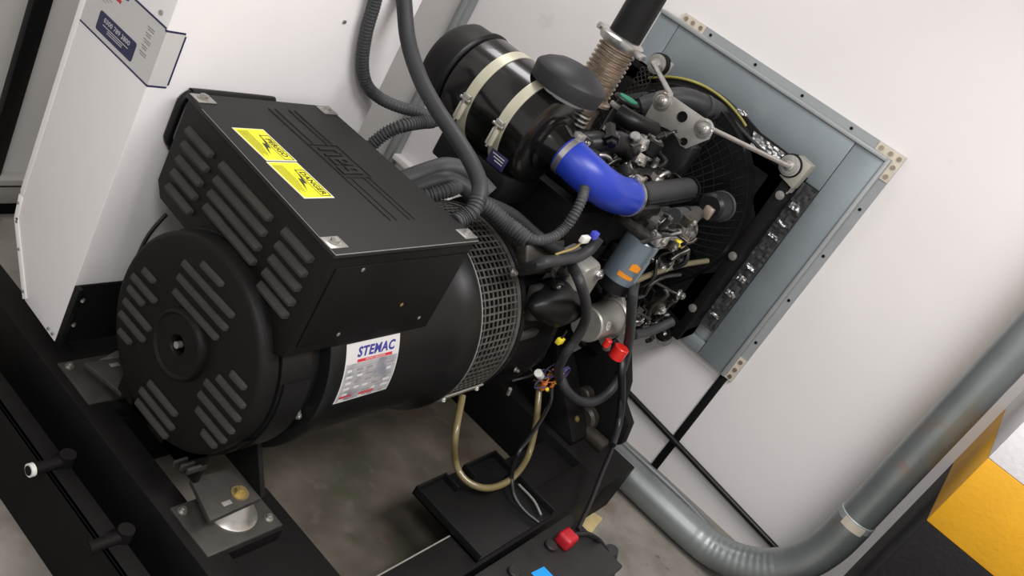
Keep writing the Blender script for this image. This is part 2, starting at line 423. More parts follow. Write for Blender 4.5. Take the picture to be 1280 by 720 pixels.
LV = [((0.0000, 0.0397, 0.7909), (0.0000, -0.0386, 0.7895)), ((0.0000, 0.0881, 0.7580), (0.0000, -0.0973, 0.7533)), ((0.0000, 0.0858, 0.7236), (0.0000, -0.0962, 0.7184)), ((0.0000, 0.0804, 0.6889), (0.0000, -0.0840, 0.6823)),
      ((0.0000, 0.1865, 0.6607), (0.0000, 0.1376, 0.6591)), ((0.0000, 0.2109, 0.6239), (0.0000, 0.1120, 0.6262)), ((0.0000, 0.2088, 0.5917), (0.0000, 0.1420, 0.5952)), ((0.0000, 0.2067, 0.5590), (0.0000, 0.0949, 0.5587)), ((0.0000, 0.2047, 0.5260), (0.0000, 0.0996, 0.5223)), ((0.0000, 0.1869, 0.4889), (0.0000, 0.1344, 0.4857)),
      ((0.0000, 0.0449, 0.4564), (0.0000, -0.0693, 0.4524)), ((0.0000, 0.0591, 0.4244), (0.0000, -0.0778, 0.4169)), ((0.0000, 0.0561, 0.3905), (0.0000, -0.0708, 0.3858)),
      ((0.0000, -0.1490, 0.6553), (0.0000, -0.2026, 0.6502)), ((0.0000, -0.1218, 0.6203), (0.0000, -0.2210, 0.6160)), ((0.0000, -0.0975, 0.5830), (0.0000, -0.2253, 0.5862)), ((0.0000, -0.0956, 0.5516), (0.0000, -0.2243, 0.5465)), ((0.0000, -0.1078, 0.5164), (0.0000, -0.2161, 0.5131)), ((0.0000, -0.1465, 0.4820), (0.0000, -0.2004, 0.4862))]
mb.build('end_cover', t)
for a_, b_ in LV:
    m2 = B('louver_paint'); hood(m2, a_, b_, h=.0062, out=.009)
    m2.build('louver', t)
mb = B('black_paint')
mb.lathe(AX, (-1, 0, 0), [(-.002, .082), (.010, .080), (.017, .077), (.019, .072), (.014, .066), (.013, .024), (.009, .021), (.0, .019)], n=64)
mb.cyl((-.003, 0, .6), (-.016, 0, .6), .008, 'zinc', n=12)
mb.build('hub_cover', t)
# side inspection cover on the body near the end
mb = B('black_satin')
def cyl_pt(x, ang, r): return V((x, -math.sin(ang)*r, .6+math.cos(ang)*r))
def cyl_n(ang): return V((0, -math.sin(ang), math.cos(ang)))
mb.sheet(lambda u, v: (cyl_pt(.06+.075*u, math.radians(72+50*v), .2465), cyl_n(math.radians(72+50*v))), 4, 24, 'black_satin', .004)
mb.bolt(cyl_pt(.153, math.radians(98), .236), cyl_n(math.radians(98)), .008, .012, 'zinc')
mb.build('side_cover', t)
# far cooling ring with mesh guard
mb = B('core_black'); mb.lathe(AX, (1, 0, 0), [(.70, .20), (.705, .262), (.90, .262), (.905, .20)], n=64)
mb.build('fan_housing', t)
mb = B('mesh_metal')
tb = bmesh.new(); NA, NX = 88, 9; X0, X1, RR = .708, .898, .283; gr = {}
hole = .27
def cp(i, j, r): a_ = 2*PI*j/NA; x = X0+(X1-X0)*i/NX; return V((x, -math.sin(a_)*r, .6+math.cos(a_)*r))
for j in range(NA):
    for i in range(NX):
        o4 = [cp(i, j, RR), cp(i+1, j, RR), cp(i+1, j+1, RR), cp(i, j+1, RR)]
        cx = sum(o4, V())/4
        wx, wa = .76, .76
        def inn(r): 
            return [cp(i+.5+sx*.5*wx, j+.5+sa*.5*wa, r) for sx, sa in ((-1, -1), (1, -1), (1, 1), (-1, 1))]
        it = inn(RR); ib = inn(RR-.003)
        O = [tb.verts.new(p) for p in o4]; I = [tb.verts.new(p) for p in it]; D = [tb.verts.new(p) for p in ib]
        for k in range(4):
            tb.faces.new((O[k], O[(k+1) % 4], I[(k+1) % 4], I[k])); tb.faces.new((I[k], I[(k+1) % 4], D[(k+1) % 4], D[k]))
mb.absorb(tb, 'mesh_metal')
mb.lathe(AX, (1, 0, 0), [(.886, .2835), (.886, .286), (.902, .286), (.902, .275)], 'mesh_metal', n=96)
mb.build('mesh_guard', t, sharp=20)
mb = B('dusty_plate_and_glint')
mb.sheet(lambda u, v: (cyl_pt(.704+.2*u, math.radians(113+6*v), .286), cyl_n(math.radians(113+6*v))), 2, 3, 'dusty_plate_and_glint', .005)
for x in (.725, .885): mb.bolt(cyl_pt(x, math.radians(116), .291), cyl_n(math.radians(116)), .007, .006, 'zinc')
mb.build('guard_clamp', t)
mb = B('black_satin'); mb.sheet(lambda u, v: (cyl_pt(.70+.205*u, math.radians(120+25*v), .280), cyl_n(math.radians(120+25*v))), 2, 6, 'mesh_metal', .006); mb.build('guard_skirt', t)
# feet
def foot(sg):
    mb = B('foot_plate')
    mb.prism([(0.0369, -0.1439, 0.3180), (0.1833, -0.1537, 0.3180), (0.1573, -0.2552, 0.3180), (0.0085, -0.2634, 0.3180)], (0, 0, -.014), bev=.002)
    mb.prism([(.035, -.10, .33), (.035, -.20, .45), (.035, -.235, .52), (.035, -.10, .40)], (.03, 0, 0), 'black_paint')
    mb.prism([(.035, -.03, .36), (.035, -.16, .43), (.035, -.16, .318), (.035, -.03, .318)], (.012, 0, 0), 'black_paint')
    mb.prism([(.155, -.03, .36), (.155, -.17, .43), (.155, -.255, .318), (.155, -.03, .318)], (.014, 0, 0), 'black_paint')
    mb.box((.035, .169), (-.10, .0), (.318, .40), 'black_paint')
    x, y, z = (0.1163, -0.2245, 0.3200)
    mb.bolt((x, y, .318), (0, 0, 1), .012, .014, 'gold_bolt'); mb.cyl((x, y, .318), (x, y, .321), .021, 'gold_bolt', n=24)
    x, y, z = (0.0719, -0.2363, 0.3200); mb.box((x-.012, x+.012), (y-.006, y+.006), (.3175, .3187), 'dusty_plate_and_glint', bev=.0005)
    if sg > 0:
        for v in mb.bm.verts: v.co.y = -v.co.y
        bmesh.ops.reverse_faces(mb.bm, faces=mb.bm.faces)
    mb.build('foot', t)
foot(-1); foot(1)
for k in range(5):
    mb = B('louver_paint'); y = -.115-.012*k*1.6; x0_ = (0.0500, -0.1500, 0.3597)
    mb.bm.free()
mb = B('louver_paint')
for (a_, b_) in (((0.03, -.11, .352), (.03, -.118, .352)), ((0.03, -.132, .360), (.03, -.140, .360)), ((0.03, -.153, .370), (.03, -.161, .370))):
    mb.box((.0, .05), (b_[1], a_[1]), (a_[2]-.012, a_[2]+.004), bev=.002)
mb.build('drip_rib', t)
# terminal housing
bx0, bx1, by0, by1, bz0, bz1 = .03, .490, -.227, .333, .762, 1.002
def skew(mb):
    for v in mb.bm.verts:
        k = (bx1-v.co.x)/(bx1-bx0); v.co.x += .0844*(v.co.y-by0)*max(0, min(1.1, k))
    return mb
tbx = B('black_paint')
tbx.prism([(bx0, by0, bz0-.012), (bx0, by0, bz1), (bx0, by1, bz1), (bx0, by1, bz0+.03), (bx0, by1-.03, bz0), (bx0, .19, bz0), (bx0, .13, .70), (bx0, -.13, .70)], (bx1-bx0, 0, 0), bev=.003)
TB = skew(tbx).build('terminal_box', t)
LV = [((0.0743, 0.2978, 0.9464), (0.0652, 0.1895, 0.9549)), ((0.0740, 0.2947, 0.9157), (0.0647, 0.1843, 0.9179)), ((0.0739, 0.2935, 0.8771), (0.0647, 0.1843, 0.8831)), ((0.0739, 0.2928, 0.8438), (0.0646, 0.1833, 0.8463)), ((0.0738, 0.2917, 0.8040), (0.0644, 0.1809, 0.8121)),
      ((0.0625, 0.1576, 0.9523), (0.0455, -0.0433, 0.9587)), ((0.0624, 0.1564, 0.9167), (0.0452, -0.0468, 0.9237)), ((0.0623, 0.1562, 0.8821), (0.0450, -0.0493, 0.8895)), ((0.0620, 0.1527, 0.8472), (0.0447, -0.0530, 0.8577)),
      ((0.0423, -0.0815, 0.9594), (0.0334, -0.1865, 0.9650)), ((0.0423, -0.0814, 0.9258), (0.0333, -0.1881, 0.9312)), ((0.0423, -0.0813, 0.8917), (0.0332, -0.1897, 0.8968)), ((0.0423, -0.0812, 0.8571), (0.0329, -0.1931, 0.8634)), ((0.0421, -0.0831, 0.8236), (0.0329, -0.1921, 0.8319))]
for a_, b_ in LV:
    mb = B('louver_paint'); hood(mb, V(a_), V(b_), h=.0078, out=.012, nx=(-1, .084, 0)); mb.build('louver', TB)
# lid
lz = 1.014
mb = B('lid_paint'); mb.box((bx0-.006, bx1+.006), (by0-.006, by1+.006), (bz1, lz), bev=.003, segs=3); skew(mb)
L = mb.build('lid', TB)
def lidf(ox, oy):   # reading towards -Y, letter tops towards +X
    return lambda u, v, h: (ox+v, oy-u, lz+h)
mb = B('worn_edge'); mb.box((bx0-.0068, bx1), (by0-.0068, by0-.0056), (lz-.0016, lz-.0002)); mb.box((bx0-.0068, bx0-.0058), (by0-.006, by1-.06), (lz-.0012, lz-.0003)); skew(mb); mb.build('worn_edge', L, label='bare metal line along the chipped edge of the lid')
# embossed logo and stripes
mb = B('lid_paint')
ex, ey = .315, .084
f_ = lidf(ex, ey)
def bar(u0, v0, u1, v1, w=.0022, h=.0022):
    d = V((u1-u0, v1-v0, 0)); n_ = V((-d.y, d.x, 0)).normalized()*w/2; a_ = V((u0, v0, 0)); b_ = V((u1, v1, 0))
    mb.prism([f_(*(q.xy), 0) for q in (a_-n_, b_-n_, b_+n_, a_+n_)], (0, 0, h), 'lid_paint')
bar(-.065, -.045, .065, -.045); bar(-.065, .045, .065, .045); bar(-.065, -.045, -.065, .045); bar(.065, -.045, .065, .045)
def blk(u0, u1, v0, v1): mb.box((ex+v0, ex+v1), (ey-u1, ey-u0), (lz, lz+.0032), 'lid_paint')
for (u0, u1, v0, v1) in ((-.060, -.048, -.032, .032), (-.048, -.026, .022, .032), (-.032, -.022, -.032, .030),
                         (-.014, -.003, -.032, .032), (-.003, .020, .022, .032), (.011, .020, .0, .022), (-.003, .020, -.006, .004), (-.003, .020, -.032, -.022),
                         (.028, .038, -.010, .032), (.038, .060, .022, .032), (.050, .060, -.040, .022), (.038, .050, -.010, .0), (.028, .050, -.040, -.030)):
    blk(u0*.88, u1*.88, v0*.85, v1*.85)
for q in ((-.215, -.045, -.065, -.045), (-.215, -.025, -.065, -.025), (-.215, .018, -.065, .018), (-.215, .036, -.065, .036),
          (.065, -.045, .225, -.062), (.065, -.025, .225, -.045), (.065, .018, .225, .0), (.065, .036, .225, .02)):
    bar(q[0], q[1], q[2], q[1], w=.0035, h=.002)
for v in mb.bm.verts: pass
o = mb.build('embossed_logo', L)
ex, ey = 0, 0
for (x, y) in ((.048, by0+.028), (.472, by0+.02), (.098, by1-.018), (.472, by1-.02)):
    mb = B('zinc'); mb.box((x-.024, x+.024), (y-.018, y+.018), (lz, lz+.0025), bev=.001); mb.bolt((x, y, lz+.002), (0, 0, 1), .0095, .008, 'zinc'); mb.build('corner_screw', L)
for (x, z) in ((.13, .965), (.16, .79), (.33, .845), (.43, .79)):
    mb = B('zinc'); mb.bolt((x, by0, z), (0, -1, 0), .0055, .004, 'zinc' if z != .845 else 'gold_bolt'); mb.build('side_screw', TB)
mb = B('black_paint'); mb.box((bx0+.02, bx1-.01), (by0-.0035, by0), (.775, .975), bev=.0012); mb.build('side_plate', TB)
# danger sticker
def sticker(word, x0, x1, y0, y1):   # y0 > y1 ; reading towards -Y
    mb = B('label_border'); zz = lz
    mb.box((x0, x1), (y1, y0), (zz, zz+.0005), 'label_border')
    mb.box((x0+.003, x1-.003), (y1+.003, y0-.003), (zz+.0004, zz+.0009), 'label_yellow')
    cy = (y0+y1)/2; cx = (x0+x1)/2; zt = zz+.0009
    f = lambda u, v, h: (cx+v, cy-u, zt+h)
    mb.text(word, f, .012, .024, .021, 'print_black', bold=.0006, depth=.0003, stretch=.95)
    for (u0, u1, v0, v1) in ((-.035, .058, .0105, .0125), (-.035, .058, .0365, .0385), (-.036, -.034, .012, .037), (.057, .059, .012, .037)):
        mb.box((cx+v0, cx+v1), (cy-u1, cy-u0), (zt, zt+.0003), 'print_black')
    bolt_ = [(-.045, .016), (-.002, .004), (-.006, -.003), (.040, -.014), (.012, -.001), (.016, .006)]
    mb.prism([f(u, v, 0) for u, v in bolt_], (0, 0, .0003), 'print_black')
    for k in range(7):
        v = -.012-k*.004
        mb.box((cx+v, cx+v+.0011), (cy-(.045-.004*(k % 3)-max(0, 2-k)*.018), cy+.052), (zt, zt+.0003), 'print_black')
    mb.build('danger_sticker', L)
sticker('PERIGO', .094, .180, .203, .079); sticker('DANGER', .090, .176, .075, -.055)
# nameplate on drum
RD = .2625
def dm(x0, ang0, x1, ang1):
    cx = (x0+x1)/2; ca = (ang0+ang1)/2
    return lambda u, v, h: tuple(cyl_pt(cx+u, math.radians(ca)-v/RD, RD+h))
nx0, nx1, na0, na1 = .222, .402, 57.5, 90.
mb = B('label_silver')
mb.sheet(lambda u, v: (cyl_pt(nx0+(nx1-nx0)*u, math.radians(na0+(na1-na0)*v), RD), cyl_n(math.radians(na0+(na1-na0)*v))), 3, 20, 'label_white', .0008)
mb.sheet(lambda u, v: (cyl_pt(nx0+.004+(nx1-nx0-.008)*u, math.radians(na0+10.5+(na1-na0-11.5)*v), RD+.0009), cyl_n(math.radians(na0+10.5+(na1-na0-11.5)*v))), 3, 16, 'label_silver', .0003)
f = dm(nx0, na0, nx1, na1); hh = math.radians(na1-na0)*RD
mb.text('STEMAC', lambda u, v, h: f(u, v, h+.001), .008, hh/2-.024, .031, 'print_blue', shear=.22, bold=.0011, depth=.0004, stretch=1.02)
def band(u0, u1, v0, v1, m, hgt=.001):
    mb.sheet(lambda a_, b_: (f(u0+(u1-u0)*a_, v0+(v1-v0)*b_, hgt), cyl_n(math.radians((na0+na1)/2)-(v0+(v1-v0)*b_)/RD)), 3, 3, m, .0003)
band(-.052, .066, hh/2-.047, hh/2-.040, 'print_red')
mb.text('GRUPOS GERADORES', lambda u, v, h: f(u, v, h+.0013), .008, hh/2-.0435, .0062, 'label_white', depth=.0003, stretch=1.1)
for k in range(6):
    v = hh/2-.058-k*.0155
    band(-.082, .082, v-.0006, v+.0004, 'print_grey', .0012)
    for j in range(5):
        u = -.078+.033*j+random.uniform(-.004, .004); band(u, u+random.uniform(.012, .026), v-.0095, v-.0035, 'print_grey' if random.random() < .5 else 'label_white', .0013)
band(-.015, .035, -hh/2+.010, -hh/2+.017, 'print_red', .0012); band(-.08, -.04, -hh/2+.012, -hh/2+.018, 'print_red', .0012)
mb.build('nameplate', t, label='silver nameplate with a blue and red maker mark')

# ================================================================= CONTROL CABINET
t = thing('control_cabinet', (.35, .52, .29), 'tall white powder-coated control cabinet with a maker label on its narrow face', 'cabinet')
Y0, Y1, ZT = .373, .668, 1.85
mb = B('white_powder'); poly = [(0, Y0, .288), (0, .527, .296), (0, Y1-.010, .452), (0, Y1-.010, .51), (0, Y1, .52), (0, Y1, ZT), (0, Y0, ZT)]
mb.prism([(0.0, Y0, .288), (0, .527, .296), (0, .658, .452), (0, .668, .52), (0, .668, ZT), (0, Y0, ZT)], (.70, 0, 0), bev=.004)
mb.build('cabinet_body', t)
mb = B('white_bevel')
for a_, b_ in (((-.0, .53, .298), (0, .656, .455)), ((0, .656, .455), (0, .665, .52)), ((0, .664, .53), (0, .664, ZT))):
    a_ = V(a_); b_ = V(b_); d = (b_-a_).normalized(); n_ = V((0, -d.z, d.y))*.018
    if n_.y > 0: n_ = -n_
    mb.prism([a_, b_, b_+n_, a_+n_], (-.003, 0, 0), bev=.001)
mb.build('edge_flange', t)
for q in ((.655, .50), (.640, .455), (.60, .40), (.535, .318), (.405, .306), (.385, .306)):
    mb = B('zinc'); mb.cyl((-.003, q[0], q[1]), (-.0055, q[0], q[1]), .004, n=10); mb.build('rivet', t)
mb = B('black_matte'); mb.box((.006, .70), (Y0-.006, Y0-.0005), (.285, .465), bev=.001); mb.box((.0, .012), (Y0-.02, Y0-.0005), (.285, .465), 'black_satin', bev=.001); mb.build('cable_entry_panel', t)
for q in ((.02, .435), (.02, .36)):
    mb = B('zinc'); mb.cyl((.02, Y0-.02, q[1]), (.013, Y0-.026, q[1]), .004, n=8); mb.build('screw', t)
for (x, z) in ((0.4631, 0.3730, 1.2279)[0::2],):
    mb = B('zinc'); mb.cyl((x, Y0, z), (x, Y0-.004, z), .005, n=12); mb.build('screw', t)
mb = B('zinc'); q = (0.0000, 0.4059, 1.1529); mb.cyl((0, q[1], q[2]), (-.004, q[1], q[2]), .0055, n=12); mb.build('screw', t)
for q in ((0.0378, 0.3730, 0.9843),): pass
# maker label wraps on the corner
la, lb = 1.000, 1.135     # bottom and top z
def lf(u, v, h): return (-.0006-h, .52-u, 1.07+v)
mb = B('label_white')
mb.box((-.0009, 0), (Y0+.002, .656), (1.004, 1.132), 'label_white')
for q in ((.376, .660, 1.000, 1.004), (.376, .660, 1.132, 1.136)):
    mb.box((-.0014, 0), (q[0], q[1]), (q[2], q[3]), 'navy')
mb.box((0, .048), (Y0-.0006, Y0), (1.004, 1.128), 'label_white'); mb.box((.046, .050), (Y0-.0012, Y0), (1.008, 1.124), 'navy')
mb.box((-.0014, .046), (Y0-.0012, Y0+.004), (1.000, 1.004), 'navy'); mb.box((-.0014, .046), (Y0-.0012, Y0+.004), (1.128, 1.132), 'navy')
g = lambda u, v, h: (-.0009-h, .515-u, 1.068+v)
pl = []
for cx_, cy_, a0 in ((.078, .020, 0), (-.055, .020, 90), (-.055, -.022, 180), (.078, -.022, 270)):
    for k in range(5):
        a_ = math.radians(a0+k*22.5); pl.append((cx_+.006*math.cos(a_)-.012, cy_*.78-.030+.006*math.sin(a_)))
mb.prism([g(u, v, 0) for u, v in pl], (-.0005, 0, 0), 'navy')
mb.text('0300 789 3800', lambda u, v, h: g(u, v, h+.0005), -.001, -.022, .0145, 'label_white', bold=.0001, depth=.0003, stretch=1.12)
for k, w in enumerate((.05, .03, .03)): mb.box((-.0018, -.0014), (.515-(w-.001), .515+w+.001), (1.068-.034-.0045*k, 1.068-.0325-.0045*k), 'label_white')
mb.text('STEMAC', lambda u, v, h: g(u, v, h), -.068, .062, .036, 'print_blue', shear=.25, bold=.001, depth=.0003)
mb.box((-.0013, -.0009), (.515+.018, .515+.125), (1.068+.034, 1.068+.0415), 'print_red')
for k in range(3): mb.box((-.0012, -.0009), (.515+.045+.01*k, .515+.110), (1.068+.022-.006*k, 1.068+.0235-.006*k), 'print_grey')
for k in range(5):
    for j in range(2): mb.box((-.0012, -.0009), (.405+.005*(k % 2), .425-.004*j+.006), (1.068+.040-.014*k-.005*j, 1.068+.0425-.014*k-.005*j), 'print_grey')
mb.build('maker_label', t, label='white label with a navy rule, phone number panel and red blue maker mark')
# rubber edging loop on the cabinet side
def rrect(x0, x1, z0, z1, r, y, n=5):
    pts = []
    for cx_, cz_, a0 in ((x1-r, z1-r, 0), (x0+r, z1-r, 90), (x0+r, z0+r, 180), (x1-r, z0+r, 270)):
        for k in range(n+1):
            a_ = math.radians(a0+k*90/n); pts.append(V((cx_+r*math.cos(a_), y, cz_+r*math.sin(a_))))
    return pts
pts = rrect((0.0889, 0.3730, 0.9235)[0], (0.3551, 0.3730, 1.0047)[0], .862, 1.001, .032, Y0-.009); pts.append(pts[0].copy())
mb = B('black_satin'); mb.tube(pts, .0105, n=12, step=.02); mb.build('rubber_edging', t, label='black rubber edging around the cable opening')
mb = B('white_bevel'); mb.prism([V((p.x, Y0-.002, p.z)) for p in rrect(.088, .36, .872, .991, .026, 0)], (0, .001, 0)); mb.build('opening_cover', t)

# ================================================================= EXHAUST
exx, exy = 1.385, .152
t = thing('exhaust_pipe', (exx, exy, 1.28), 'black vertical exhaust pipe with a ribbed steel flexible bellows below it', 'exhaust pipe')
mb = B('black_satin'); mb.cyl((exx, exy, 1.455), (exx, exy, 2.75), .054, n=40); mb.build('pipe', t)
mb = B('rusty_steel')
prof = []
for k in range(12):
    h = k*.0155; prof += [(h, .053), (h+.003, .062), (h+.008, .0625), (h+.011, .053)]
mb.lathe((exx, exy, 1.245), (0, 0, 1), prof, n=48); mb.build('bellows', t)
mb = B('steel'); mb.lathe((exx, exy, 1.43), (0, 0, 1), [(-.010, .056), (-.008, .070), (.003, .075), (.014, .075), (.020, .070), (.024, .054)], n=48)
mb.box((exx-.02, exx+.02), (exy+.065, exy+.095), (1.43, 1.452), bev=.004); mb.cyl((exx-.03, exy+.082, 1.442), (exx+.03, exy+.082, 1.442), .007)
mb.box((exx-.02, exx+.02), (exy-.093, exy-.065), (1.42, 1.44), bev=.004)
mb.build('clamp_flange', t)
mb = B('rusty_steel'); mb.lathe((exx, exy, 1.15), (0, 0, 1), [(0, .055), (.08, .055), (.085, .075), (.095, .075), (.10, .06)], n=40); mb.build('lower_flange', t)

# ================================================================= AIR CLEANER
ax, az, ar = .955, 1.168, .146
t = thing('air_cleaner', (ax, .16, az), 'large glossy black cylindrical air cleaner held by two cream bands', 'air cleaner')
mb = B('black_gloss')
mb.lathe((ax, .27, az), (0, -1, 0), [(0, .13), (.004, ar), (.27, ar), (.292, ar-.006), (.30, ar-.02), (.304, .08), (.302, .06)], n=72); mb.build('housing', t)
mb = B('black_satin')
mb.lathe((ax, .275, az), (0, 1, 0), [(0, ar-.012), (.003, ar-.002), (.010, ar+.004), (.018, ar+.003), (.022, ar-.004), (.085, ar-.007), (.105, ar-.02), (.115, ar-.05), (.118, .02)], n=72); mb.build('end_cap', t)
mb = B('black_gloss'); mb.lathe((ax, -.034, az), (0, -1, 0), [(-.01, .085), (.008, .082), (.010, .064), (.045, .0515), (.06, .0515), (.062, .044), (.01, .044)], n=48); mb.build('outlet', t)
for yc in ((0.8150, 0.1771, 1.2224)[1], (0.8150, 0.0488, 1.2161)[1]):
    mb = B('cream_band'); mb.lathe((ax, yc-.016, az), (0, 1, 0), [(0, ar), (0, ar+.0028), (.032, ar+.0028), (.032, ar)], n=72)
    bnd = mb.build('clamp_band', t)
    ang = math.radians(188)
    q = V((ax+math.cos(ang)*(ar+.006), yc, az+math.sin(ang)*(ar+.006)))
    mb = B('zinc'); mb.box((q.x-.012, q.x+.004), (yc-.013, yc+.013), (q.z+.012, q.z+.030), 'zinc', bev=.003); mb.cyl((q.x-.008, yc-.018, q.z+.014), (q.x-.008, yc+.018, q.z+.014), .005)
    mb.box((q.x-.014, q.x+.0), (yc-.010, yc+.010), (q.z-.045, q.z+.005), 'cream_band', bev=.003); mb.cyl((q.x-.012, yc, q.z-.05), (q.x-.012, yc, q.z+.015), .0035)
    mb.build('latch', bnd)
mb = B('black_satin'); mb.box((.86, 1.05), (-.02, .24), (.95, 1.04), bev=.01); mb.build('support_bracket', t)
mb = B('label_white'); q = (0.8300, 0.0180, 1.0738); mb.box((q[0]-.004, q[0]), (q[1]-.03, q[1]+.03), (q[2]-.02, q[2]+.02), 'navy', bev=.001)
for k in range(3): mb.box((q[0]-.0046, q[0]-.0038), (q[1]-.022, q[1]+.022-.008*k), (q[2]+.010-.008*k, q[2]+.0125-.008*k), 'label_white')
mb.build('information_tag', t)

cxp, cyp = .950, .012
t = thing('rain_cap', (cxp, cyp, 1.30), 'dark grey mushroom-shaped intake cap standing on top of the air cleaner', 'cap')
mb = B('cap_rubber'); mb.lathe((cxp, cyp, 1.338), (0, 0, 1), [(-.034, .070), (-.034, .098), (-.032, .102), (.006, .105), (.012, .102), (.028, .084), (.042, .054), (.049, .015), (.0495, .001)], n=64); mb.build('dome', t)
mb = B('galvanised_pale'); mb.lathe((cxp, cyp, 1.29), (0, 0, 1), [(0, .072), (.028, .072), (.030, .064)], n=48); mb.build('neck', t)
mb = B('zinc'); mb.lathe((cxp, cyp, 1.300), (0, 0, 1), [(0, .073), (0, .076), (.012, .076), (.012, .073)], n=48); mb.box((cxp-.02, cxp+.02), (cyp-.095, cyp-.07), (1.297, 1.316), bev=.003); mb.cyl((cxp-.03, cyp-.086, 1.306), (cxp+.03, cyp-.086, 1.306), .005)
mb.build('neck_clamp', t)

# ================================================================= INTAKE HOSE + PIPE
hp = [(.955, -.085, 1.168), (.960, -.125, 1.163), (.985, -.165, 1.152), (1.035, -.192, 1.136), (1.11, -.203, 1.118), (1.18, -.206, 1.108), (1.235, -.207, 1.104)]
t = thing('intake_hose', (1.1, -.2, 1.12), 'bright blue silicone elbow hose between the air cleaner and the intake pipe', 'hose')
mb = B('blue_silicone'); mb.tube(hp, .056, n=36, step=.012); mb.build('elbow', t)
for a_, b_, cl in (((.955, -.088, 1.168), (.957, -.104, 1.166), (.955, -.16, 1.205)), ((1.213, -.207, 1.105), (1.229, -.207, 1.104), (1.22, -.23, 1.16))):
    mb = B('zinc'); mb.cyl(a_, b_, .059, 'steel', n=40); d = (V(b_)-V(a_)).normalized(); c_ = (V(a_)+V(b_))/2+V((0, 0, .060))
    mb.box((c_.x-.014, c_.x+.014), (c_.y-.014, c_.y+.014), (c_.z-.006, c_.z+.012), 'zinc', bev=.003); mb.cyl(c_+V((-.02, 0, .003)), c_+V((.02, 0, .003)), .005, 'zinc')
    mb.build('hose_clamp', t)

# ================================================================= ENGINE
t = thing('diesel_engine', (1.35, 0, .25), 'black diesel engine full of pipes and fittings between the alternator and the radiator', 'engine')
def part(mb, n, **k): return mb.build(n, t, **k)
mb = B('black_matte')
mb.lathe(AX, (1, 0, 0), [(.903, .22), (.905, .288), (.925, .288), (.93, .268), (1.02, .262), (1.08, .275), (1.085, .30), (1.11, .30), (1.112, .22)], n=72)
for k in range(12):
    a_ = 2*PI*k/12; mb.bolt((.915, -math.sin(a_)*.278, .6+math.cos(a_)*.278), (-1, 0, 0), .007, .008, 'zinc')
part(mb, 'bell_housing')
mb = B('grease_brown'); mb.prism([(.93, -.16, .80), (1.08, -.19, .82), (1.08, -.14, .90), (.93, -.11, .87)], (0, -.03, .03), 'grease_brown', bev=.008); mb.prism([(.95, -.235, .70), (1.07, -.25, .70), (1.07, -.21, .82), (.95, -.20, .80)], (0, -.035, .02), 'foot_plate', bev=.008); part(mb, 'housing_rib')
mb = B('black_paint'); mb.box((1.10, 1.72), (-.165, .17), (.42, 1.02), bev=.012)
for k in range(4):
    x = 1.14+.145*k; mb.box((x, x+.09), (-.185, -.16), (.50, .90), bev=.012); mb.cyl((x+.045, -.19, .60), (x+.045, -.178, .60), .03, 'engine_metal')
part(mb, 'engine_block')
mb = B('black_matte'); mb.prism([(1.12, -.15, .42), (1.12, .15, .42), (1.12, .11, .25), (1.12, -.11, .25)], (.58, 0, 0), bev=.012); part(mb, 'oil_pan')
for sg in (-1, 1):
    mb = B('black_matte'); mb.prism([(1.45, sg*.15, .55), (1.60, sg*.15, .55), (1.64, sg*.42, .20), (1.42, sg*.42, .20)], (0, sg*.02, -.0), 'black_matte') if False else mb.prism([(1.47, sg*.14, .50), (1.47, sg*.44, .22), (1.47, sg*.44, .20), (1.47, sg*.30, .20), (1.47, sg*.14, .34)], (.12, 0, 0), bev=.004)
    mb.bolt((1.52, sg*.38, .262), (0, sg*.7, .7), .012, .015, 'gold_bolt'); part(mb, 'engine_foot')
for k in range(4):
    x = 1.155+.142*k
    mb = B('black_satin'); mb.box((x, x+.125), (-.085, .11), (1.02, 1.085), bev=.012); mb.prism([(x+.01, -.075, 1.08), (x+.01, .10, 1.08), (x+.01, .075, 1.125), (x+.01, -.05, 1.125)], (.105, 0, 0), bev=.010)
    c_ = part(mb, 'head_cover')
    for (dx, dy) in ((.02, -.055), (.105, .07)):
        m2 = B('steel'); m2.bolt((x+dx, dy, 1.120), (0, 0, 1), .008, .010, 'steel'); m2.build('cover_bolt', c_)
    mb = B('engine_metal'); mb.cyl((x+.06, -.10, .99), (x+.06, -.115, 1.10), .013, n=14); mb.cyl((x+.06, -.115, 1.10), (x+.06, -.118, 1.125), .018, n=6); mb.cyl((x+.035, -.11, 1.06), (x+.085, -.11, 1.06), .010, 'steel', n=10)
    part(mb, 'injector')
    mb = B('steel'); mb.tube([(x+.06, -.118, 1.12), (x+.05, -.15, 1.15), (x+.04, -.20, 1.13), (1.33+.035*k, -.235, 1.04), (1.36+.022*k, -.25, .97), (1.38+.02*k, -.255, .93)], .0038, 'engine_metal', n=8); part(mb, 'injector_line')
mb = B('black_satin'); mb.tube([(1.14, -.13, 1.135), (1.30, -.135, 1.142), (1.5, -.13, 1.14), (1.68, -.13, 1.13)], .016, n=14); part(mb, 'fuel_rail')
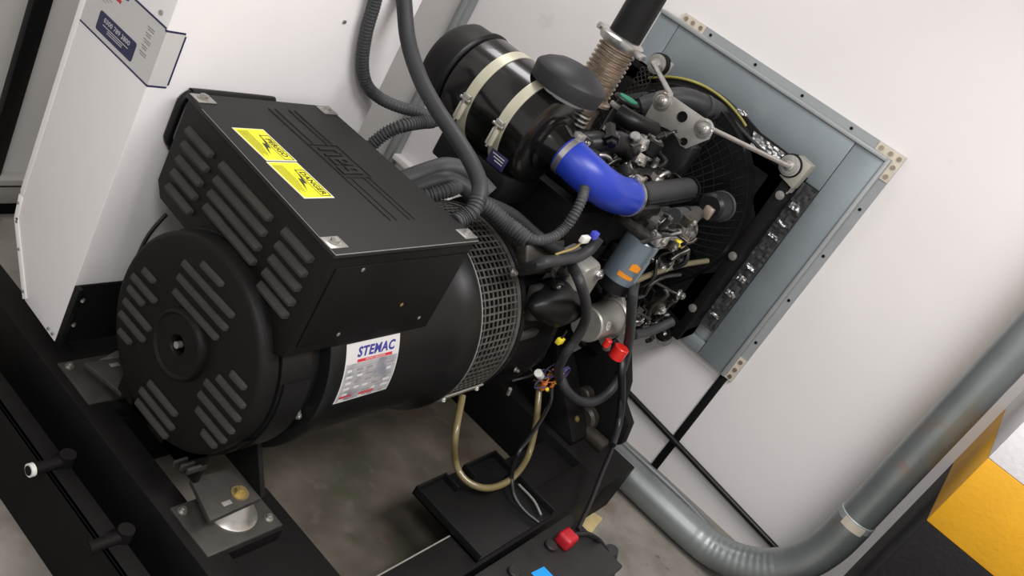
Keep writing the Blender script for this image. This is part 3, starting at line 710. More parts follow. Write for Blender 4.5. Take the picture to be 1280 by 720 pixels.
# fillers, breather on top
mb = B('black_satin'); q = V((1.4600, -0.0900, 1.1854)); mb.cyl(q+V((0, 0, -.05)), q+V((0, 0, .0)), .020, 'black_satin', n=20); mb.cyl(q+V((0, 0, -.012)), q+V((0, 0, .0)), .026, 'steel', n=20); mb.cyl(q, q+V((0, 0, .055)), .034, 'black_satin', n=24, bev=.006); mb.cyl(q+V((0, 0, .055)), q+V((0, 0, .058)), .022, 'steel', n=20); part(mb, 'oil_filler_cap')
mb = B('black_satin'); q = V((1.1618, -0.0600, 1.1954)); mb.tube([q+V((-.05, .03, -.03)), q, q+V((.09, -.02, .015)), q+V((.17, -.02, -.01))], .034, n=18); part(mb, 'coolant_elbow')
mb = B('black_satin'); q = V((1.4810, 0.0200, 1.2355)); mb.tube([q+V((-.02, .05, .0)), q, q+V((.08, -.05, -.0))], .032, n=18); part(mb, 'coolant_elbow')
mb = B('black_satin'); q = V((1.5880, 0.1200, 1.2538)); mb.cyl(q+V((0, 0, -.10)), q, .030, n=20); mb.cyl(q, q+V((0, 0, .012)), .048, n=28, bev=.004); mb.cyl(q+V((0, 0, .012)), q+V((0, 0, .016)), .034, 'green_plastic', n=24); mb.box((q.x-.05, q.x-.03), (q.y-.03, q.y+.03), (q.z-.03, q.z-.012), 'steel', bev=.004); part(mb, 'filler_neck')
mb = B('zinc'); q = V((1.0403, -0.0300, 1.2236)); mb.cyl(q, q+V((.0, 0, .045)), .022, 'black_gloss', n=20)
for k in range(3): mb.cyl(q+V((0, 0, .008+.014*k)), q+V((0, 0, .013+.014*k)), .025, 'steel', n=20)
part(mb, 'breather')
# intake pipe
mb = B('black_gloss'); mb.tube([(1.225, -.207, 1.104), (1.30, -.207, 1.106), (1.5, -.206, 1.116), (1.66, -.205, 1.124)], .041, 'rubber_hose', n=32)
mb.tube([(1.235, -.249, 1.104), (1.5, -.248, 1.116), (1.66, -.247, 1.124)], .004, 'black_satin', n=8)
mb.cyl((1.255, -.207, 1.104), (1.27, -.207, 1.105), .052, 'black_satin', n=32); mb.cyl((1.655, -.205, 1.124), (1.67, -.205, 1.124), .047, 'core_black', n=32); part(mb, 'intake_pipe')
# filter
q0 = V((1.2843, -0.3000, 0.8782)); fxx, fyy = q0.x, -.30
fb = V((fxx, fyy, (1.3026, -0.3000, 0.8157)[2])); 
zt_, zb_ = (1.1899, -0.3000, 1.0052)[2]-.005, (1.2269, -0.3000, 0.8568)[2]
mb = B('filter_blue'); mb.cyl((fxx, fyy, zb_), (fxx, fyy, zt_+.02), .056, n=48, bev=.004); FB = part(mb, 'fuel_filter')
mb = B('black_satin'); mb.lathe((fxx, fyy, zb_), (0, 0, -1), [(-.012, .0585), (.022, .0585), (.034, .045), (.038, .022), (.055, .020), (.056, .004)], n=40); mb.cyl((fxx, fyy, zb_-.05), (fxx, fyy, zb_-.072), .014, n=12); mb.build('filter_bowl', FB)
mb = B('orange_print')
def fs(u, v, ang0=0): 
    a_ = math.radians(206)+u/.056
    return V((fxx+math.cos(a_)*.0564, fyy+math.sin(a_)*.0564, zb_+.05+v)), V((math.cos(a_), math.sin(a_), 0))
mb.sheet(lambda a_, b_: fs(.006+.034*a_, .018+.026*b_*(1-.5*abs(a_-.4))), 8, 2, 'orange_print', .0006); mb.sheet(lambda a_, b_: fs(-.016+.050*a_, -.014+.016*b_*(1-.3*a_)), 8, 2, 'orange_print', .0006)
mb.build('printed_mark', FB)
mb = B('engine_metal'); mb.box((fxx-.06, fxx+.07), (fyy-.035, fyy+.10), (zt_+.02, zt_+.055), bev=.012); mb.cyl((fxx-.02, fyy, zt_+.05), (fxx-.02, fyy, zt_+.075), .02, n=6); mb.bolt((fxx+.05, fyy-.01, zt_+.055), (0, 0, 1), .010, .014, 'steel'); part(mb, 'filter_head')
mb = B('black_satin'); q = V((1.2875, -0.2800, 1.0849)); mb.box((q.x-.06, q.x+.08), (-.27, -.19), (q.z-.03, q.z+.02), bev=.012); part(mb, 'filter_bracket')
# starter
s0 = V((1.3090, -0.3000, 0.6839)); s1 = V((1.5386, -0.3000, 0.6727)); sz = (s0.z+s1.z)/2; s1.x -= .045
mb = B('cast_alu'); mb.cyl((s0.x-.03, -.30, sz), (s1.x-.05, -.30, sz), .059, n=40, bev=.005); mb.lathe((s1.x-.05, -.30, sz), (1, 0, 0), [(0, .062), (.006, .068), (.04, .068), (.046, .060)], n=40)
mb.prism([(s1.x-.045, -.25, sz+.02), (s1.x-.045, -.29, sz+.085), (s1.x-.045, -.34, sz+.05), (s1.x-.045, -.36, sz-.02), (s1.x-.045, -.33, sz-.10), (s1.x-.045, -.25, sz-.06)], (.025, 0, 0), 'cast_alu', bev=.004)
ST = part(mb, 'starter_motor')
mb = B('label_white'); a_ = math.radians(20)
def ss(u, v):
    a_ = math.radians(28)+v/.059; return V((s0.x+.012+u, -.30-math.cos(a_)*.0592, sz+math.sin(a_)*.0592)), V((0, -math.cos(a_), math.sin(a_)))
tb = bmesh.new(); ctr = ss(0, 0)[0]+ss(0, 0)[1]*.0012; cv = tb.verts.new(ctr); rim = [tb.verts.new(ss(.017*math.cos(2*PI*k/24), .015*math.sin(2*PI*k/24))[0]+ss(0, 0)[1]*.0004) for k in range(24)]
for k in range(24): tb.faces.new((cv, rim[k], rim[(k+1) % 24]))
mb.absorb(tb, 'label_white'); 
mb.tube([ss(.007*math.cos(2*PI*k/12), .007*math.sin(2*PI*k/12))[0]+ss(0, 0)[1]*.001 for k in range(13)], .0009, 'print_black', n=6, step=.003)
mb.build('round_sticker', ST)
q = V((1.1148, -0.2900, 0.8685)); mb = B('cast_alu'); mb.prism([(q.x-.09, -.30, q.z-.11), (q.x+.05, -.30, q.z-.10), (q.x+.04, -.30, q.z+.02), (q.x-.02, -.30, q.z+.07), (q.x-.08, -.30, q.z+.05)], (0, .11, 0), bev=.012); mb.bolt((q.x+.0, -.30, q.z+.03), (0, -1, 0), .013, .012, 'steel'); mb.build('solenoid_housing', ST)
mb = B('cast_alu'); mb.cyl((s1.x-.04, -.335, sz-.05), (s1.x-.01, -.34, sz-.11), .014, n=14); mb.build('terminal_lug', ST)
# cone shaped cover
q = V((0.9005, -0.2650, 0.7780)); k_ = V((1.0765, -0.2650, 0.7783))
mb = B('black_satin'); mb.lathe((q.x, -.265, q.z), (1, 0, 0), [(0, .006), (.005, .014), (.05, .041), (.112, .072), (.125, .074), (.19, .072), (.195, .06)], n=48); part(mb, 'cone_cover')
mb = B('worn_edge'); mb.lathe((q.x+.12, -.265, q.z), (1, 0, 0), [(0, .0725), (.003, .0735), (.008, .0735), (.010, .0725)], 'foot_plate', n=48); part(mb, 'cone_ring')
q = V((1.1294, -0.2500, 0.5503)); mb = B('black_satin'); mb.lathe(q, (-.5, -.85, .2), [(-.03, .060), (.0, .058), (.006, .045), (.004, .034), (.008, .028), (.006, .016), (.010, .012), (.011, .002)], n=36); part(mb, 'inspection_plug')
q = V((0.9691, -0.2600, 0.6550)); mb = B('foot_plate'); mb.box((q.x-.04, q.x+.08), (-.27, -.235), (q.z-.012, q.z+.014), bev=.005); part(mb, 'housing_lug')
for (a_, r_) in (((1.0749, -0.2600, 0.4986), .006), ((1.2740, -0.2600, 0.4299), .007), ((0.8151, -0.2000, 0.8610), .008)):
    mb = B('zinc'); mb.bolt(a_, (0, -1, .3), r_, .012, 'zinc'); part(mb, 'housing_bolt')
# lifting bracket plate and stays
bxp = 1.62
pp = [(1.6200, 0.0486, 1.2451), (1.6200, 0.0534, 1.3261), (1.6200, 0.0498, 1.3406), (1.6200, 0.0343, 1.3533), (1.6200, 0.0059, 1.3526), (1.6200, -0.1464, 1.3544), (1.6200, -0.1654, 1.3514), (1.6200, -0.1797, 1.3364), (1.6200, -0.1836, 1.3084), (1.6200, -0.1354, 1.2394), (1.6200, -0.1130, 1.2370), (1.6200, -0.0897, 1.2498), (1.6200, -0.0553, 1.2587), (1.6200, 0.0245, 1.2416)]
mb = B('bracket_steel'); mb.prism(pp, (.008, 0, 0), bev=.0015); BR = part(mb, 'stay_bracket')
for q in ((1.6200, 0.0256, 1.3219), (1.6200, -0.1502, 1.3264)):
    q = V(q); mb = B('steel'); mb.lathe(q, (-1, 0, 0), [(0, .034), (.003, .034), (.004, .028), (.006, .027), (.0062, .020), (.016, .019), (.018, .016), (.0185, .011), (.026, .010), (.027, .001)], n=32); mb.build('dome_bolt', BR)
for q, r_ in (((1.6200, -0.0648, 1.3174), .018), ((1.6200, -0.1169, 1.2553), .013)):
    q = V(q); mb = B('core_black'); mb.lathe(q, (-1, 0, 0), [(-.001, r_), (.0025, r_), (.0026, r_*.86), (.0008, r_*.8)], 'core_black', n=28); mb.build('bolt_hole', BR)
mb = B('black_satin'); q = V((1.6600, -0.0644, 1.2762)); mb.box((1.63, 1.72), (q.y-.09, q.y+.09), (q.z-.24, q.z-.02), bev=.01); part(mb, 'front_cover')
# injection pump cluster, fittings
q = V((1.4362, -0.3300, 1.0471)); mb = B('cast_dark'); mb.box((q.x-.12, q.x+.10), (-.34, -.15), (q.z-.055, q.z+.03), bev=.014)
for k in range(4): mb.cyl((q.x-.11+.05*k, -.305, q.z+.02), (q.x-.11+.05*k, -.31, q.z+.062), .012, 'steel', n=6)
mb.cyl((q.x+.10, -.30, q.z-.01), (q.x+.15, -.30, q.z-.01), .045, n=24, bev=.006); mb.cyl((q.x-.06, -.345, q.z-.02), (q.x-.06, -.37, q.z-.02), .018, 'zinc', n=6); mb.cyl((q.x+.02, -.345, q.z-.015), (q.x+.02, -.365, q.z-.015), .02, 'brass', n=16)
part(mb, 'injection_pump')
q = V((1.4044, -0.3300, 1.1224)); mb = B('engine_metal'); mb.cyl(q+V((-.10, 0, 0)), q+V((.08, 0, -.0)), .024, 'rubber_hose', n=20); mb.cyl(q+V((-.02, 0, 0)), q+V((.0, 0, 0)), .027, 'black_satin', n=20); part(mb, 'fuel_pump')
q = V((1.6671, -0.3300, 1.1446)); mb = B('black_satin'); mb.cyl(q+V((-.10, 0, 0)), q, .046, 'black_satin', n=32, bev=.01); mb.cyl(q, q+V((.012, 0, 0)), .052, 'rubber_hose', n=36, bev=.003); mb.cyl(q+V((.02, 0, 0)), q+V((.05, 0, 0)), .035, 'black_satin', n=28); part(mb, 'charging_alternator')
q = V((1.4985, -0.3400, 1.1444)); mb = B('red_tape'); mb.box((q.x-.012, q.x+.012), (q.y-.03, q.y), (q.z-.02, q.z+.02), 'rusty_steel', bev=.004); part(mb, 'terminal_block')
q = V((1.3847, -0.3550, 1.0352)); mb = B('yellow_plastic'); mb.cyl(q, q+V((.02, -.01, .0)), .012, n=14); part(mb, 'yellow_cap')
mb = B('olive_tube'); mb.tube([(1.3202, -0.3400, 0.8770), (1.3660, -0.3450, 0.8946), (1.4972, -0.3450, 0.9092), (1.6654, -0.3500, 0.9194), (1.7934, -0.3700, 0.9363)], .0095, 'olive_tube', n=14); part(mb, 'return_pipe')
mb = B('engine_metal'); mb.tube([(1.4745, -0.3300, 0.7832), (1.5303, -0.3300, 0.7891), (1.5176, -0.3300, 0.8283), (1.5639, -0.3400, 0.8679), (1.6755, -0.3500, 0.8733)], .007, 'engine_metal', n=12); part(mb, 'return_pipe')
mb = B('engine_metal'); mb.tube([(1.5720, -0.3200, 0.8308), (1.7080, -0.3400, 0.7943), (1.7779, -0.3600, 0.7790)], .006, 'engine_metal', n=10); q = V((1.7779, -0.3600, 0.7790)); mb.bolt(q, (0, -1, .3), .014, .02, 'steel'); part(mb, 'banjo_pipe')
mb = B('corrugated'); mb.tube([(1.8040, -0.3300, 0.6116), (1.8440, -0.3400, 0.6437), (1.7474, -0.3600, 0.7283), (1.7359, -0.3700, 0.7638)], .0075, 'engine_metal', n=12); part(mb, 'drain_hose')
mb = B('engine_metal'); mb.tube([(1.6748, -0.3400, 0.5904), (1.8088, -0.3500, 0.5965), (1.8969, -0.3700, 0.6401)], .018, 'corrugated', n=14); part(mb, 'lower_rail')
mb = B('black_gloss'); q = V((1.9696, -0.3600, 0.5468)); mb.cyl(q+V((-.03, 0, .02)), q+V((.03, 0, -.02)), .032, 'black_gloss', n=20, bev=.006); part(mb, 'drain_cap')
mb = B('black_satin'); mb.tube([(1.6845, -0.1500, 1.1904), (1.7451, -0.1200, 1.2205), (1.6386, -0.0800, 1.2695), (1.5859, -0.0600, 1.2381)], .006, n=8); part(mb, 'bleed_line')
mb = B('engine_metal'); mb.tube([(1.5339, -0.1000, 1.2769), (1.7404, -0.1200, 1.2040), (1.7935, -0.1200, 1.1385), (1.5596, -0.1400, 1.1468)], .0025, 'steel', n=6); part(mb, 'wire_clip')
mb = B('black_matte'); mb.prism([(1.6400, -0.1577, 0.3022), (1.6400, -0.2460, 0.4952), (1.6400, -0.3632, 0.5382), (1.6400, -0.4327, 0.4466), (1.6400, -0.4587, 0.3728), (1.6400, -0.5254, 0.3281), (1.6400, -0.5435, 0.2490), (1.6400, -0.4778, 0.1692), (1.6400, -0.3237, 0.1257)], (.05, 0, 0), 'black_matte', bev=.004)
q = V((1.6400, -0.3842, 0.2442)); mb.cyl(q+V((-.05, .0, .0)), q, .05, 'grease_brown', n=28, bev=.01); mb.cyl(q+V((-.05, .05, .07)), q+V((0, .05, .07)), .03, 'grease_brown', n=20, bev=.006)
part(mb, 'front_support')
mb = B('grease_brown'); mb.tube([(1.6000, -0.3138, 0.1909), (1.6000, -0.3570, 0.2109), (1.6000, -0.4493, 0.2169), (1.6000, -0.5125, 0.2169)], .03, 'grease_brown', n=14); part(mb, 'support_arm')
# pulley and belt in front
mb = B('black_matte'); mb.cyl((1.72, 0, .52), (1.77, 0, .52), .095, n=40); mb.cyl((1.72, 0, 1.0), (1.78, 0, 1.0), .075, n=40); mb.cyl((1.72, -.22, .86), (1.77, -.22, .86), .045, n=30); part(mb, 'pulley')
mb = B('black_matte'); mb.tube([(1.75, -.095, .50), (1.75, -.27, .85), (1.75, -.24, .90), (1.75, -.06, 1.07), (1.75, .075, 1.02), (1.75, .095, .53), (1.75, 0, .42), (1.75, -.095, .50)], .007, n=8); part(mb, 'fan_belt')
FC = V((1.84, 0, 1.0))
mb = B('core_black'); mb.cyl(FC+V((-.06, 0, 0)), FC+V((.03, 0, 0)), .07, 'black_satin', n=32)
for k in range(7):
    a_ = 2*PI*k/7
    u_ = V((0, math.cos(a_), math.sin(a_))); w_ = V((0, -math.sin(a_), math.cos(a_)))
    mb.prism([FC+u_*.05-w_*.03+V((-.02, 0, 0)), FC+u_*.33-w_*.07+V((-.025, 0, 0)), FC+u_*.34+w_*.05+V((.03, 0, 0)), FC+u_*.05+w_*.03+V((.02, 0, 0))], (.004, 0, 0), 'black_satin')
part(mb, 'cooling_fan')
mb = B('black_matte'); mb.box((1.62, 1.71), (-.29, .20), (.46, .93), bev=.012); mb.box((1.45, 1.62), (-.24, -.1), (.50, .86), bev=.012)
for z in (.55, .66, .77, .88): mb.bolt((1.62, -.27, z), (-1, 0, 0), .010, .010, 'engine_metal')
part(mb, 'timing_cover')
def clutter(pts, seed, s0_=1.):
    r = random.Random(seed); ms = ['engine_metal', 'cast_dark', 'black_gloss', 'steel', 'black_satin', 'engine_metal', 'cast_dark', 'grease_brown', 'black_gloss']
    for p in pts:
        p = V(p); mb = B(r.choice(ms)); k = r.random(); L_ = r.uniform(.018, .04)*s0_
        d = V((r.uniform(-1, 1), r.uniform(-1, .2), r.uniform(-.6, 1))).normalized()
        if k < .35: mb.cyl(p-d*L_, p+d*L_, L_*.42, n=6 if r.random() < .4 else 18, bev=L_*.08); mb.cyl(p+d*L_*.3, p+d*L_*.55, L_*.6, n=6); n_ = 'fitting'
        elif k < .7:
            e = V((r.uniform(-1, 1), r.uniform(-.6, 0), r.uniform(-1, 1))).normalized()
            mb.tube([p-d*L_*1.8, p, p+e*L_*1.8, p+e*L_*2.6+V((0, .03, -.02))], r.uniform(.0035, .009)*s0_, n=10); n_ = 'engine_pipe'
        else:
            mb.box((-L_, L_), (-L_*.6, L_*.6), (-L_*.6, L_*.6), bev=L_*.2, M=Matrix.Translation(p) @ Matrix.Rotation(r.uniform(-.6, .6), 4, d)); mb.bolt(p+V((-L_*.3, -L_*.5, 0)), (-.3, -1, .3), L_*.3, L_*.35, 'steel'); n_ = 'fitting'
        part(mb, n_)
clutter([(1.401, -0.327, 0.956), (1.300, -0.343, 1.039), (1.482, -0.360, 0.985), (1.303, -0.343, 0.979), (1.359, -0.343, 1.121), (1.490, -0.318, 1.056), (1.350, -0.364, 1.132), (1.532, -0.346, 0.941), (1.200, -0.364, 1.074), (1.280, -0.340, 1.048), (1.189, -0.354, 1.099), (1.253, -0.364, 1.093), (1.587, -0.333, 1.000), (1.480, -0.322, 0.918), (1.253, -0.329, 1.060), (1.615, -0.344, 0.932), (1.560, -0.350, 0.993), (1.617, -0.323, 0.926), (1.353, -0.363, 1.034), (1.372, -0.344, 0.981), (1.324, -0.330, 1.018), (1.428, -0.343, 1.052)], 1); clutter([(2.156, -0.332, 0.531), (1.784, -0.298, 0.587), (1.915, -0.305, 0.653), (1.871, -0.327, 0.635), (1.838, -0.299, 0.647), (2.285, -0.308, 0.486), (1.686, -0.333, 0.717), (1.594, -0.319, 0.691), (1.908, -0.309, 0.565), (1.731, -0.334, 0.715), (1.685, -0.309, 0.717), (2.120, -0.326, 0.578), (2.212, -0.298, 0.518), (2.220, -0.296, 0.520), (2.003, -0.287, 0.515), (1.797, -0.299, 0.598), (1.846, -0.310, 0.634), (2.156, -0.293, 0.574), (1.964, -0.290, 0.541), (1.937, -0.289, 0.595), (1.918, -0.324, 0.640), (1.761, -0.327, 0.635), (2.092, -0.289, 0.620), (1.924, -0.300, 0.544), (1.895, -0.302, 0.621), (1.799, -0.325, 0.686)], 2, 1.1); clutter([(1.174, -0.092, 1.173), (1.375, -0.107, 1.176), (1.083, -0.097, 1.132), (1.261, -0.086, 1.102), (1.579, -0.078, 1.186), (1.196, -0.067, 1.143), (1.421, -0.076, 1.138), (1.136, -0.080, 1.133), (1.183, -0.067, 1.232), (1.410, -0.066, 1.134), (1.555, -0.090, 1.120), (1.586, -0.063, 1.182), (1.462, -0.103, 1.260), (1.241, -0.088, 1.108), (1.383, -0.085, 1.212), (1.253, -0.081, 1.197), (1.497, -0.076, 1.112), (1.786, -0.060, 1.113), (1.430, -0.067, 1.224), (1.766, -0.082, 1.119), (1.464, -0.068, 1.219), (1.291, -0.107, 1.226), (1.632, -0.106, 1.119), (1.475, -0.102, 1.210), (1.305, -0.066, 1.125), (1.041, -0.108, 1.170), (1.497, -0.066, 1.199), (1.742, -0.060, 1.174), (1.165, -0.080, 1.233), (1.013, -0.090, 1.215)], 3, 1.1); clutter([(1.276, -0.150, 1.149), (1.242, -0.150, 1.151), (1.681, -0.132, 1.101), (1.281, -0.156, 1.132), (1.228, -0.159, 1.155), (1.694, -0.130, 1.098), (1.513, -0.155, 1.149), (1.547, -0.127, 1.102), (1.585, -0.140, 1.145), (1.458, -0.161, 1.137)], 4); clutter([(1.158, -0.230, 0.805), (1.251, -0.224, 0.789), (1.017, -0.223, 0.842), (1.092, -0.264, 0.825), (1.035, -0.243, 0.876), (0.991, -0.259, 0.915), (1.097, -0.232, 0.797), (0.978, -0.263, 0.848)], 5)
# small fittings scattered along the near side of the block
mats_ = ['engine_metal', 'steel', 'zinc', 'black_gloss', 'engine_metal', 'rusty_steel', 'black_satin']
rnd = random.Random(11)
for k in range(16):
    x = rnd.uniform(1.16, 1.70); z = rnd.uniform(.62, 1.0); y = -.17
    mb = B(rnd.choice(mats_)); L_ = rnd.uniform(.03, .09); r_ = rnd.uniform(.006, .018)
    ty = rnd.random()
    if ty < .4: mb.cyl((x, y+.02, z), (x, y-L_, z+rnd.uniform(-.02, .02)), r_, n=6 if rnd.random() < .5 else 16); mb.cyl((x, y-L_*.5, z), (x, y-L_*.6, z), r_*1.5, 'steel', n=6)
    elif ty < .75: mb.tube([(x, y-.01, z), (x+.02, y-L_, z+.02), (x+.07, y-L_-.02, z+rnd.uniform(-.05, .04)), (x+.13, y-L_*.6, z+rnd.uniform(-.09, .03)), (x+.15, y, z-.03)], rnd.uniform(.003, .007), n=8)
    else: mb.box((x-.03, x+.03), (y-L_*.7, y+.01), (z-.02, z+.02), bev=.006); mb.bolt((x, y-L_*.7, z), (0, -1, 0), .008, .01, 'steel')
    part(mb, 'fitting' if ty < .4 or ty >= .75 else 'engine_pipe')
for k in range(14):
    x = rnd.uniform(1.13, 1.62); y = rnd.uniform(-.17, .0); z = 1.10+rnd.uniform(-.01, .03)
    mb = B(rnd.choice(mats_)); ty = rnd.random()
    if ty < .5: mb.cyl((x, y, z-.03), (x, y, z+rnd.uniform(.015, .045)), rnd.uniform(.008, .018), n=rnd.choice([6, 16])); mb.cyl((x, y, z+.0), (x, y, z+.006), .02, 'zinc', n=6); part(mb, 'fitting')
    else: mb.tube([(x, y, z-.02), (x+.03, y-.02, z+.05), (x+.09, y-.01, z+.045), (x+.12, y+.03, z-.02)], rnd.uniform(.003, .007), n=8); part(mb, 'engine_pipe')

# ================================================================= RADIATOR
t = thing('radiator', (2.0, 0, .5), 'black radiator with fan shroud and wire guard set into the grey duct opening', 'radiator')
ry0, ry1, rz0, rz1 = -.415, .40, .575, 1.318
mb = B('core_black'); mb.box((2.02, 2.10), (ry0+.03, ry1-.03), (rz0, rz1))
for k in range(60):
    z = rz0+.03+(rz1-rz0-.06)*k/59; mb.box((2.012, 2.02), (ry0+.04, ry1-.04), (z-.002, z+.002), 'black_satin')
part = lambda mb, n, **k: mb.build(n, t, **k)
part(mb, 'core')
mb = B('black_matte'); mb.box((1.95, 2.11), (ry0, ry0+.035), (rz0, rz1), bev=.002); part(mb, 'side_frame')
mb = B('black_matte'); mb.box((1.95, 2.11), (ry1-.035, ry1), (rz0, rz1), bev=.002); part(mb, 'side_frame')
mb = B('black_matte'); mb.box((1.97, 2.11), (ry0, ry1), (rz1-.055, rz1), bev=.004); part(mb, 'top_tank')
mb = B('black_matte'); mb.box((1.97, 2.11), (ry0, ry1), (rz0, rz0+.05), bev=.004); part(mb, 'bottom_tank')
for q in ((1.9500, -0.4054, 1.2380), (1.9500, -0.3973, 0.9642), (1.9500, -0.3909, 0.7147)):
    mb = B('zinc'); mb.bolt((1.95, q[1], q[2]), (-1, 0, 0), .011, .010, 'zinc'); part(mb, 'frame_bolt')
mb = B('black_satin'); mb.lathe((1.90, 0, 1.0), (1, 0, 0), [(0, .360), (0, .372), (.055, .378), (.06, .395), (.10, .40), (.10, .37)], n=80); 
for yy, zz in (((-.385, .37), (.60, .66)), ((-.385, .37), (1.27, 1.31)), ((-.385, -.33), (.66, 1.27)), ((.33, .37), (.66, 1.27))): mb.box((1.955, 1.965), yy, zz, 'black_matte')
for sy in (-1, 1):
    for sz in (-1, 1): mb.prism([(1.955, sy*.385, 1+sz*.33 if sz > 0 else .64), (1.955, sy*.385, 1+sz*.12), (1.955, sy*.17, 1+sz*.33)], (.01, 0, 0), 'black_matte')
SH = part(mb, 'fan_shroud')
mb = B('shroud_yellow'); a_s = [math.radians(50+4*k) for k in range(17)]
mb.tube([(1.95, math.cos(a_)*.398, 1.0+math.sin(a_)*.398) for a_ in a_s], .005, 'shroud_yellow', n=8, step=.02); mb.build('edge_strip', SH, label='yellowed edge strip along the top of the shroud')
# wire guard
mb = B('black_satin'); gc = V((0, 0, 1.0))
def gp(x, r, a_): return (x, math.cos(a_)*r, 1.0+math.sin(a_)*r)
for k in range(9):
    f_ = k/8; mb.tube([gp(1.90-.22*f_**.8, .365-.22*f_, 2*PI*j/48) for j in range(49)], .0022, 'black_satin', n=5, step=.05)
for k in range(72):
    a_ = 2*PI*k/72; mb.tube([gp(1.90-.22*(f_**.8), .365-.22*f_, a_+f_*.25) for f_ in (0, .25, .5, .75, 1)], .0016, 'black_satin', n=5, step=.05)
for m_ in range(1): mb.mats = ['core_black']
part(mb, 'fan_guard')
q = V((1.9000, -0.0151, 1.3583)); mb = B('corrugated'); mb.tube([q+V((-.16, .14, -.12)), q+V((-.10, .07, -.03)), q+V((-.03, .0, -.01)), q+V((.06, -.04, -.02)), q+V((.10, -.05, -.05))], .040, 'rubber_hose', n=24)
mb.cyl(q+V((-.04, .0, -.012)), q+V((-.022, -.006, -.012)), .045, 'corrugated', n=28); part(mb, 'top_hose')
# corner mounts with stays
for (pa, pb, nm) in (((1.9300, 0.2485, 1.3663), (1.6100, 0.0097, 1.3554), 0), ((1.9300, -0.3762, 1.3417), (1.6100, -0.1800, 1.3422), 1)):
    a_ = V(pa); b_ = V(pb)
    mb = B('steel'); mb.cyl(a_+V((-.03, 0, 0)), b_, .0085 if nm else .0095, 'steel', n=16); rd = part(mb, 'stay_rod')
    mb = B('steel'); mb.cyl(a_+V((.0, 0, 0)), a_+V((.045, 0, 0)), .042, 'black_matte', n=32, bev=.006); mb.lathe(a_, (-1, 0, 0), [(0, .037), (.004, .037), (.005, .030), (.008, .029), (.0085, .019), (.018, .018), (.020, .011), (.030, .010), (.032, .002)], 'zinc', n=32)
    part(mb, 'rubber_bush')
    mb = B('bracket_cream')
    if nm: mb.prism([(1.9400, -0.3640, 1.2936), (1.9400, -0.4283, 1.2812), (1.9400, -0.4359, 1.3792), (1.9400, -0.3797, 1.3870)], (.07, 0, 0), 'bracket_cream', bev=.002)
    mb.box((a_.x+.03, 2.02), (a_.y-.045, a_.y+.035), (a_.z-.085, a_.z-.03), 'bracket_cream', bev=.003); mb.box((a_.x+.03, a_.x+.036), (a_.y-.045, a_.y+.035), (a_.z-.09, a_.z+.03), 'bracket_steel', bev=.002); part(mb, 'corner_bracket')
# foil tape
def foil(y0_, y1_, za, zb, x, n=40, seed=1):
    r = random.Random(seed); mb = B('foil')
    noise = [[r.uniform(-.004, .002) for _ in range(7)] for _ in range(n+1)]
    mb.sheet(lambda u, v: ((x+noise[int(round(v*n))][int(round(u*6))], y0_+(y1_-y0_)*u+r.uniform(-.002, .002), za+(zb-za)*v), (-1, 0, 0)), 6, n, 'foil', .001)
    return mb
mb = foil(-.474, -.414, .64, 1.30, 2.09, 60, seed=12); mb.mats = ['seal_grey']; part(mb, 'seal_strip', sharp=10)
for za, zb, sd in ((1.20, 1.225, 1), (1.13, 1.145, 2), (1.075, 1.088, 3), (.93, .948, 4), (.87, .895, 5), (.80, .822, 6), (.70, .712, 7)):
    part(foil(-.468, -.428, za, zb, 2.076, 4, seed=sd), 'foil_tape', sharp=10)
mb = B('black_matte'); mb.prism([(1.9600, 0.0001, 1.3671), (1.9600, -0.0295, 1.3922), (1.9600, -0.1077, 1.3950), (1.9600, -0.2149, 1.3710), (1.9600, -0.3398, 1.3674), (1.9600, -0.3568, 1.3123), (1.9600, -0.1948, 1.2772), (1.9600, -0.0276, 1.3037)], (.02, 0, 0), 'black_matte', bev=.002)
mb.tube([(1.9500, -0.0404, 1.3683), (1.9500, -0.1475, 1.3467), (1.9500, -0.2493, 1.3300), (1.9500, -0.3407, 1.3246)], .007, 'rubber_hose', n=10); part(mb, 'upper_seal')
def foilq(a, b, c, d, seed):
    a, b, c, d = V(a), V(b), V(c), V(d); r = random.Random(seed); mb = B('foil'); nz = {}
    def fn(u, v):
        k = (round(u, 3), round(v, 3))
        if k not in nz: nz[k] = r.uniform(-.006, .003)
        p = a.lerp(b, u).lerp(d.lerp(c, u), v); return (p.x+nz[k], p.y, p.z), (-1, 0, 0)
    mb.sheet(fn, 14, 5, 'foil', .001); return mb
part(foilq((1.9500, -0.1977, 1.3660), (1.9500, -0.3393, 1.3635), (1.9500, -0.3397, 1.3306), (1.9500, -0.2157, 1.3177), 3), 'foil_tape', sharp=12)
part(foilq((1.9500, -0.0870, 1.3944), (1.9500, -0.1362, 1.4057), (1.9500, -0.1592, 1.3940), (1.9500, -0.1102, 1.3826), 4), 'foil_tape', sharp=12)
# honeycomb strip at the upper left
mb = B('black_satin')
for k in range(7):
    for j in range(3):
        q = V((1.9000, 0.2538, 1.2651))+V((0, .02-.022*j, .06-.022*k)); mb.tube([q+V((0, .009*math.cos(PI/3*m), .009*math.sin(PI/3*m))) for m in range(7)], .002, 'engine_metal', n=5, step=.02)
mb.box((1.905, 1.95), (.19, .33), (1.12, 1.27), 'core_black', bev=.004); part(mb, 'side_screen')

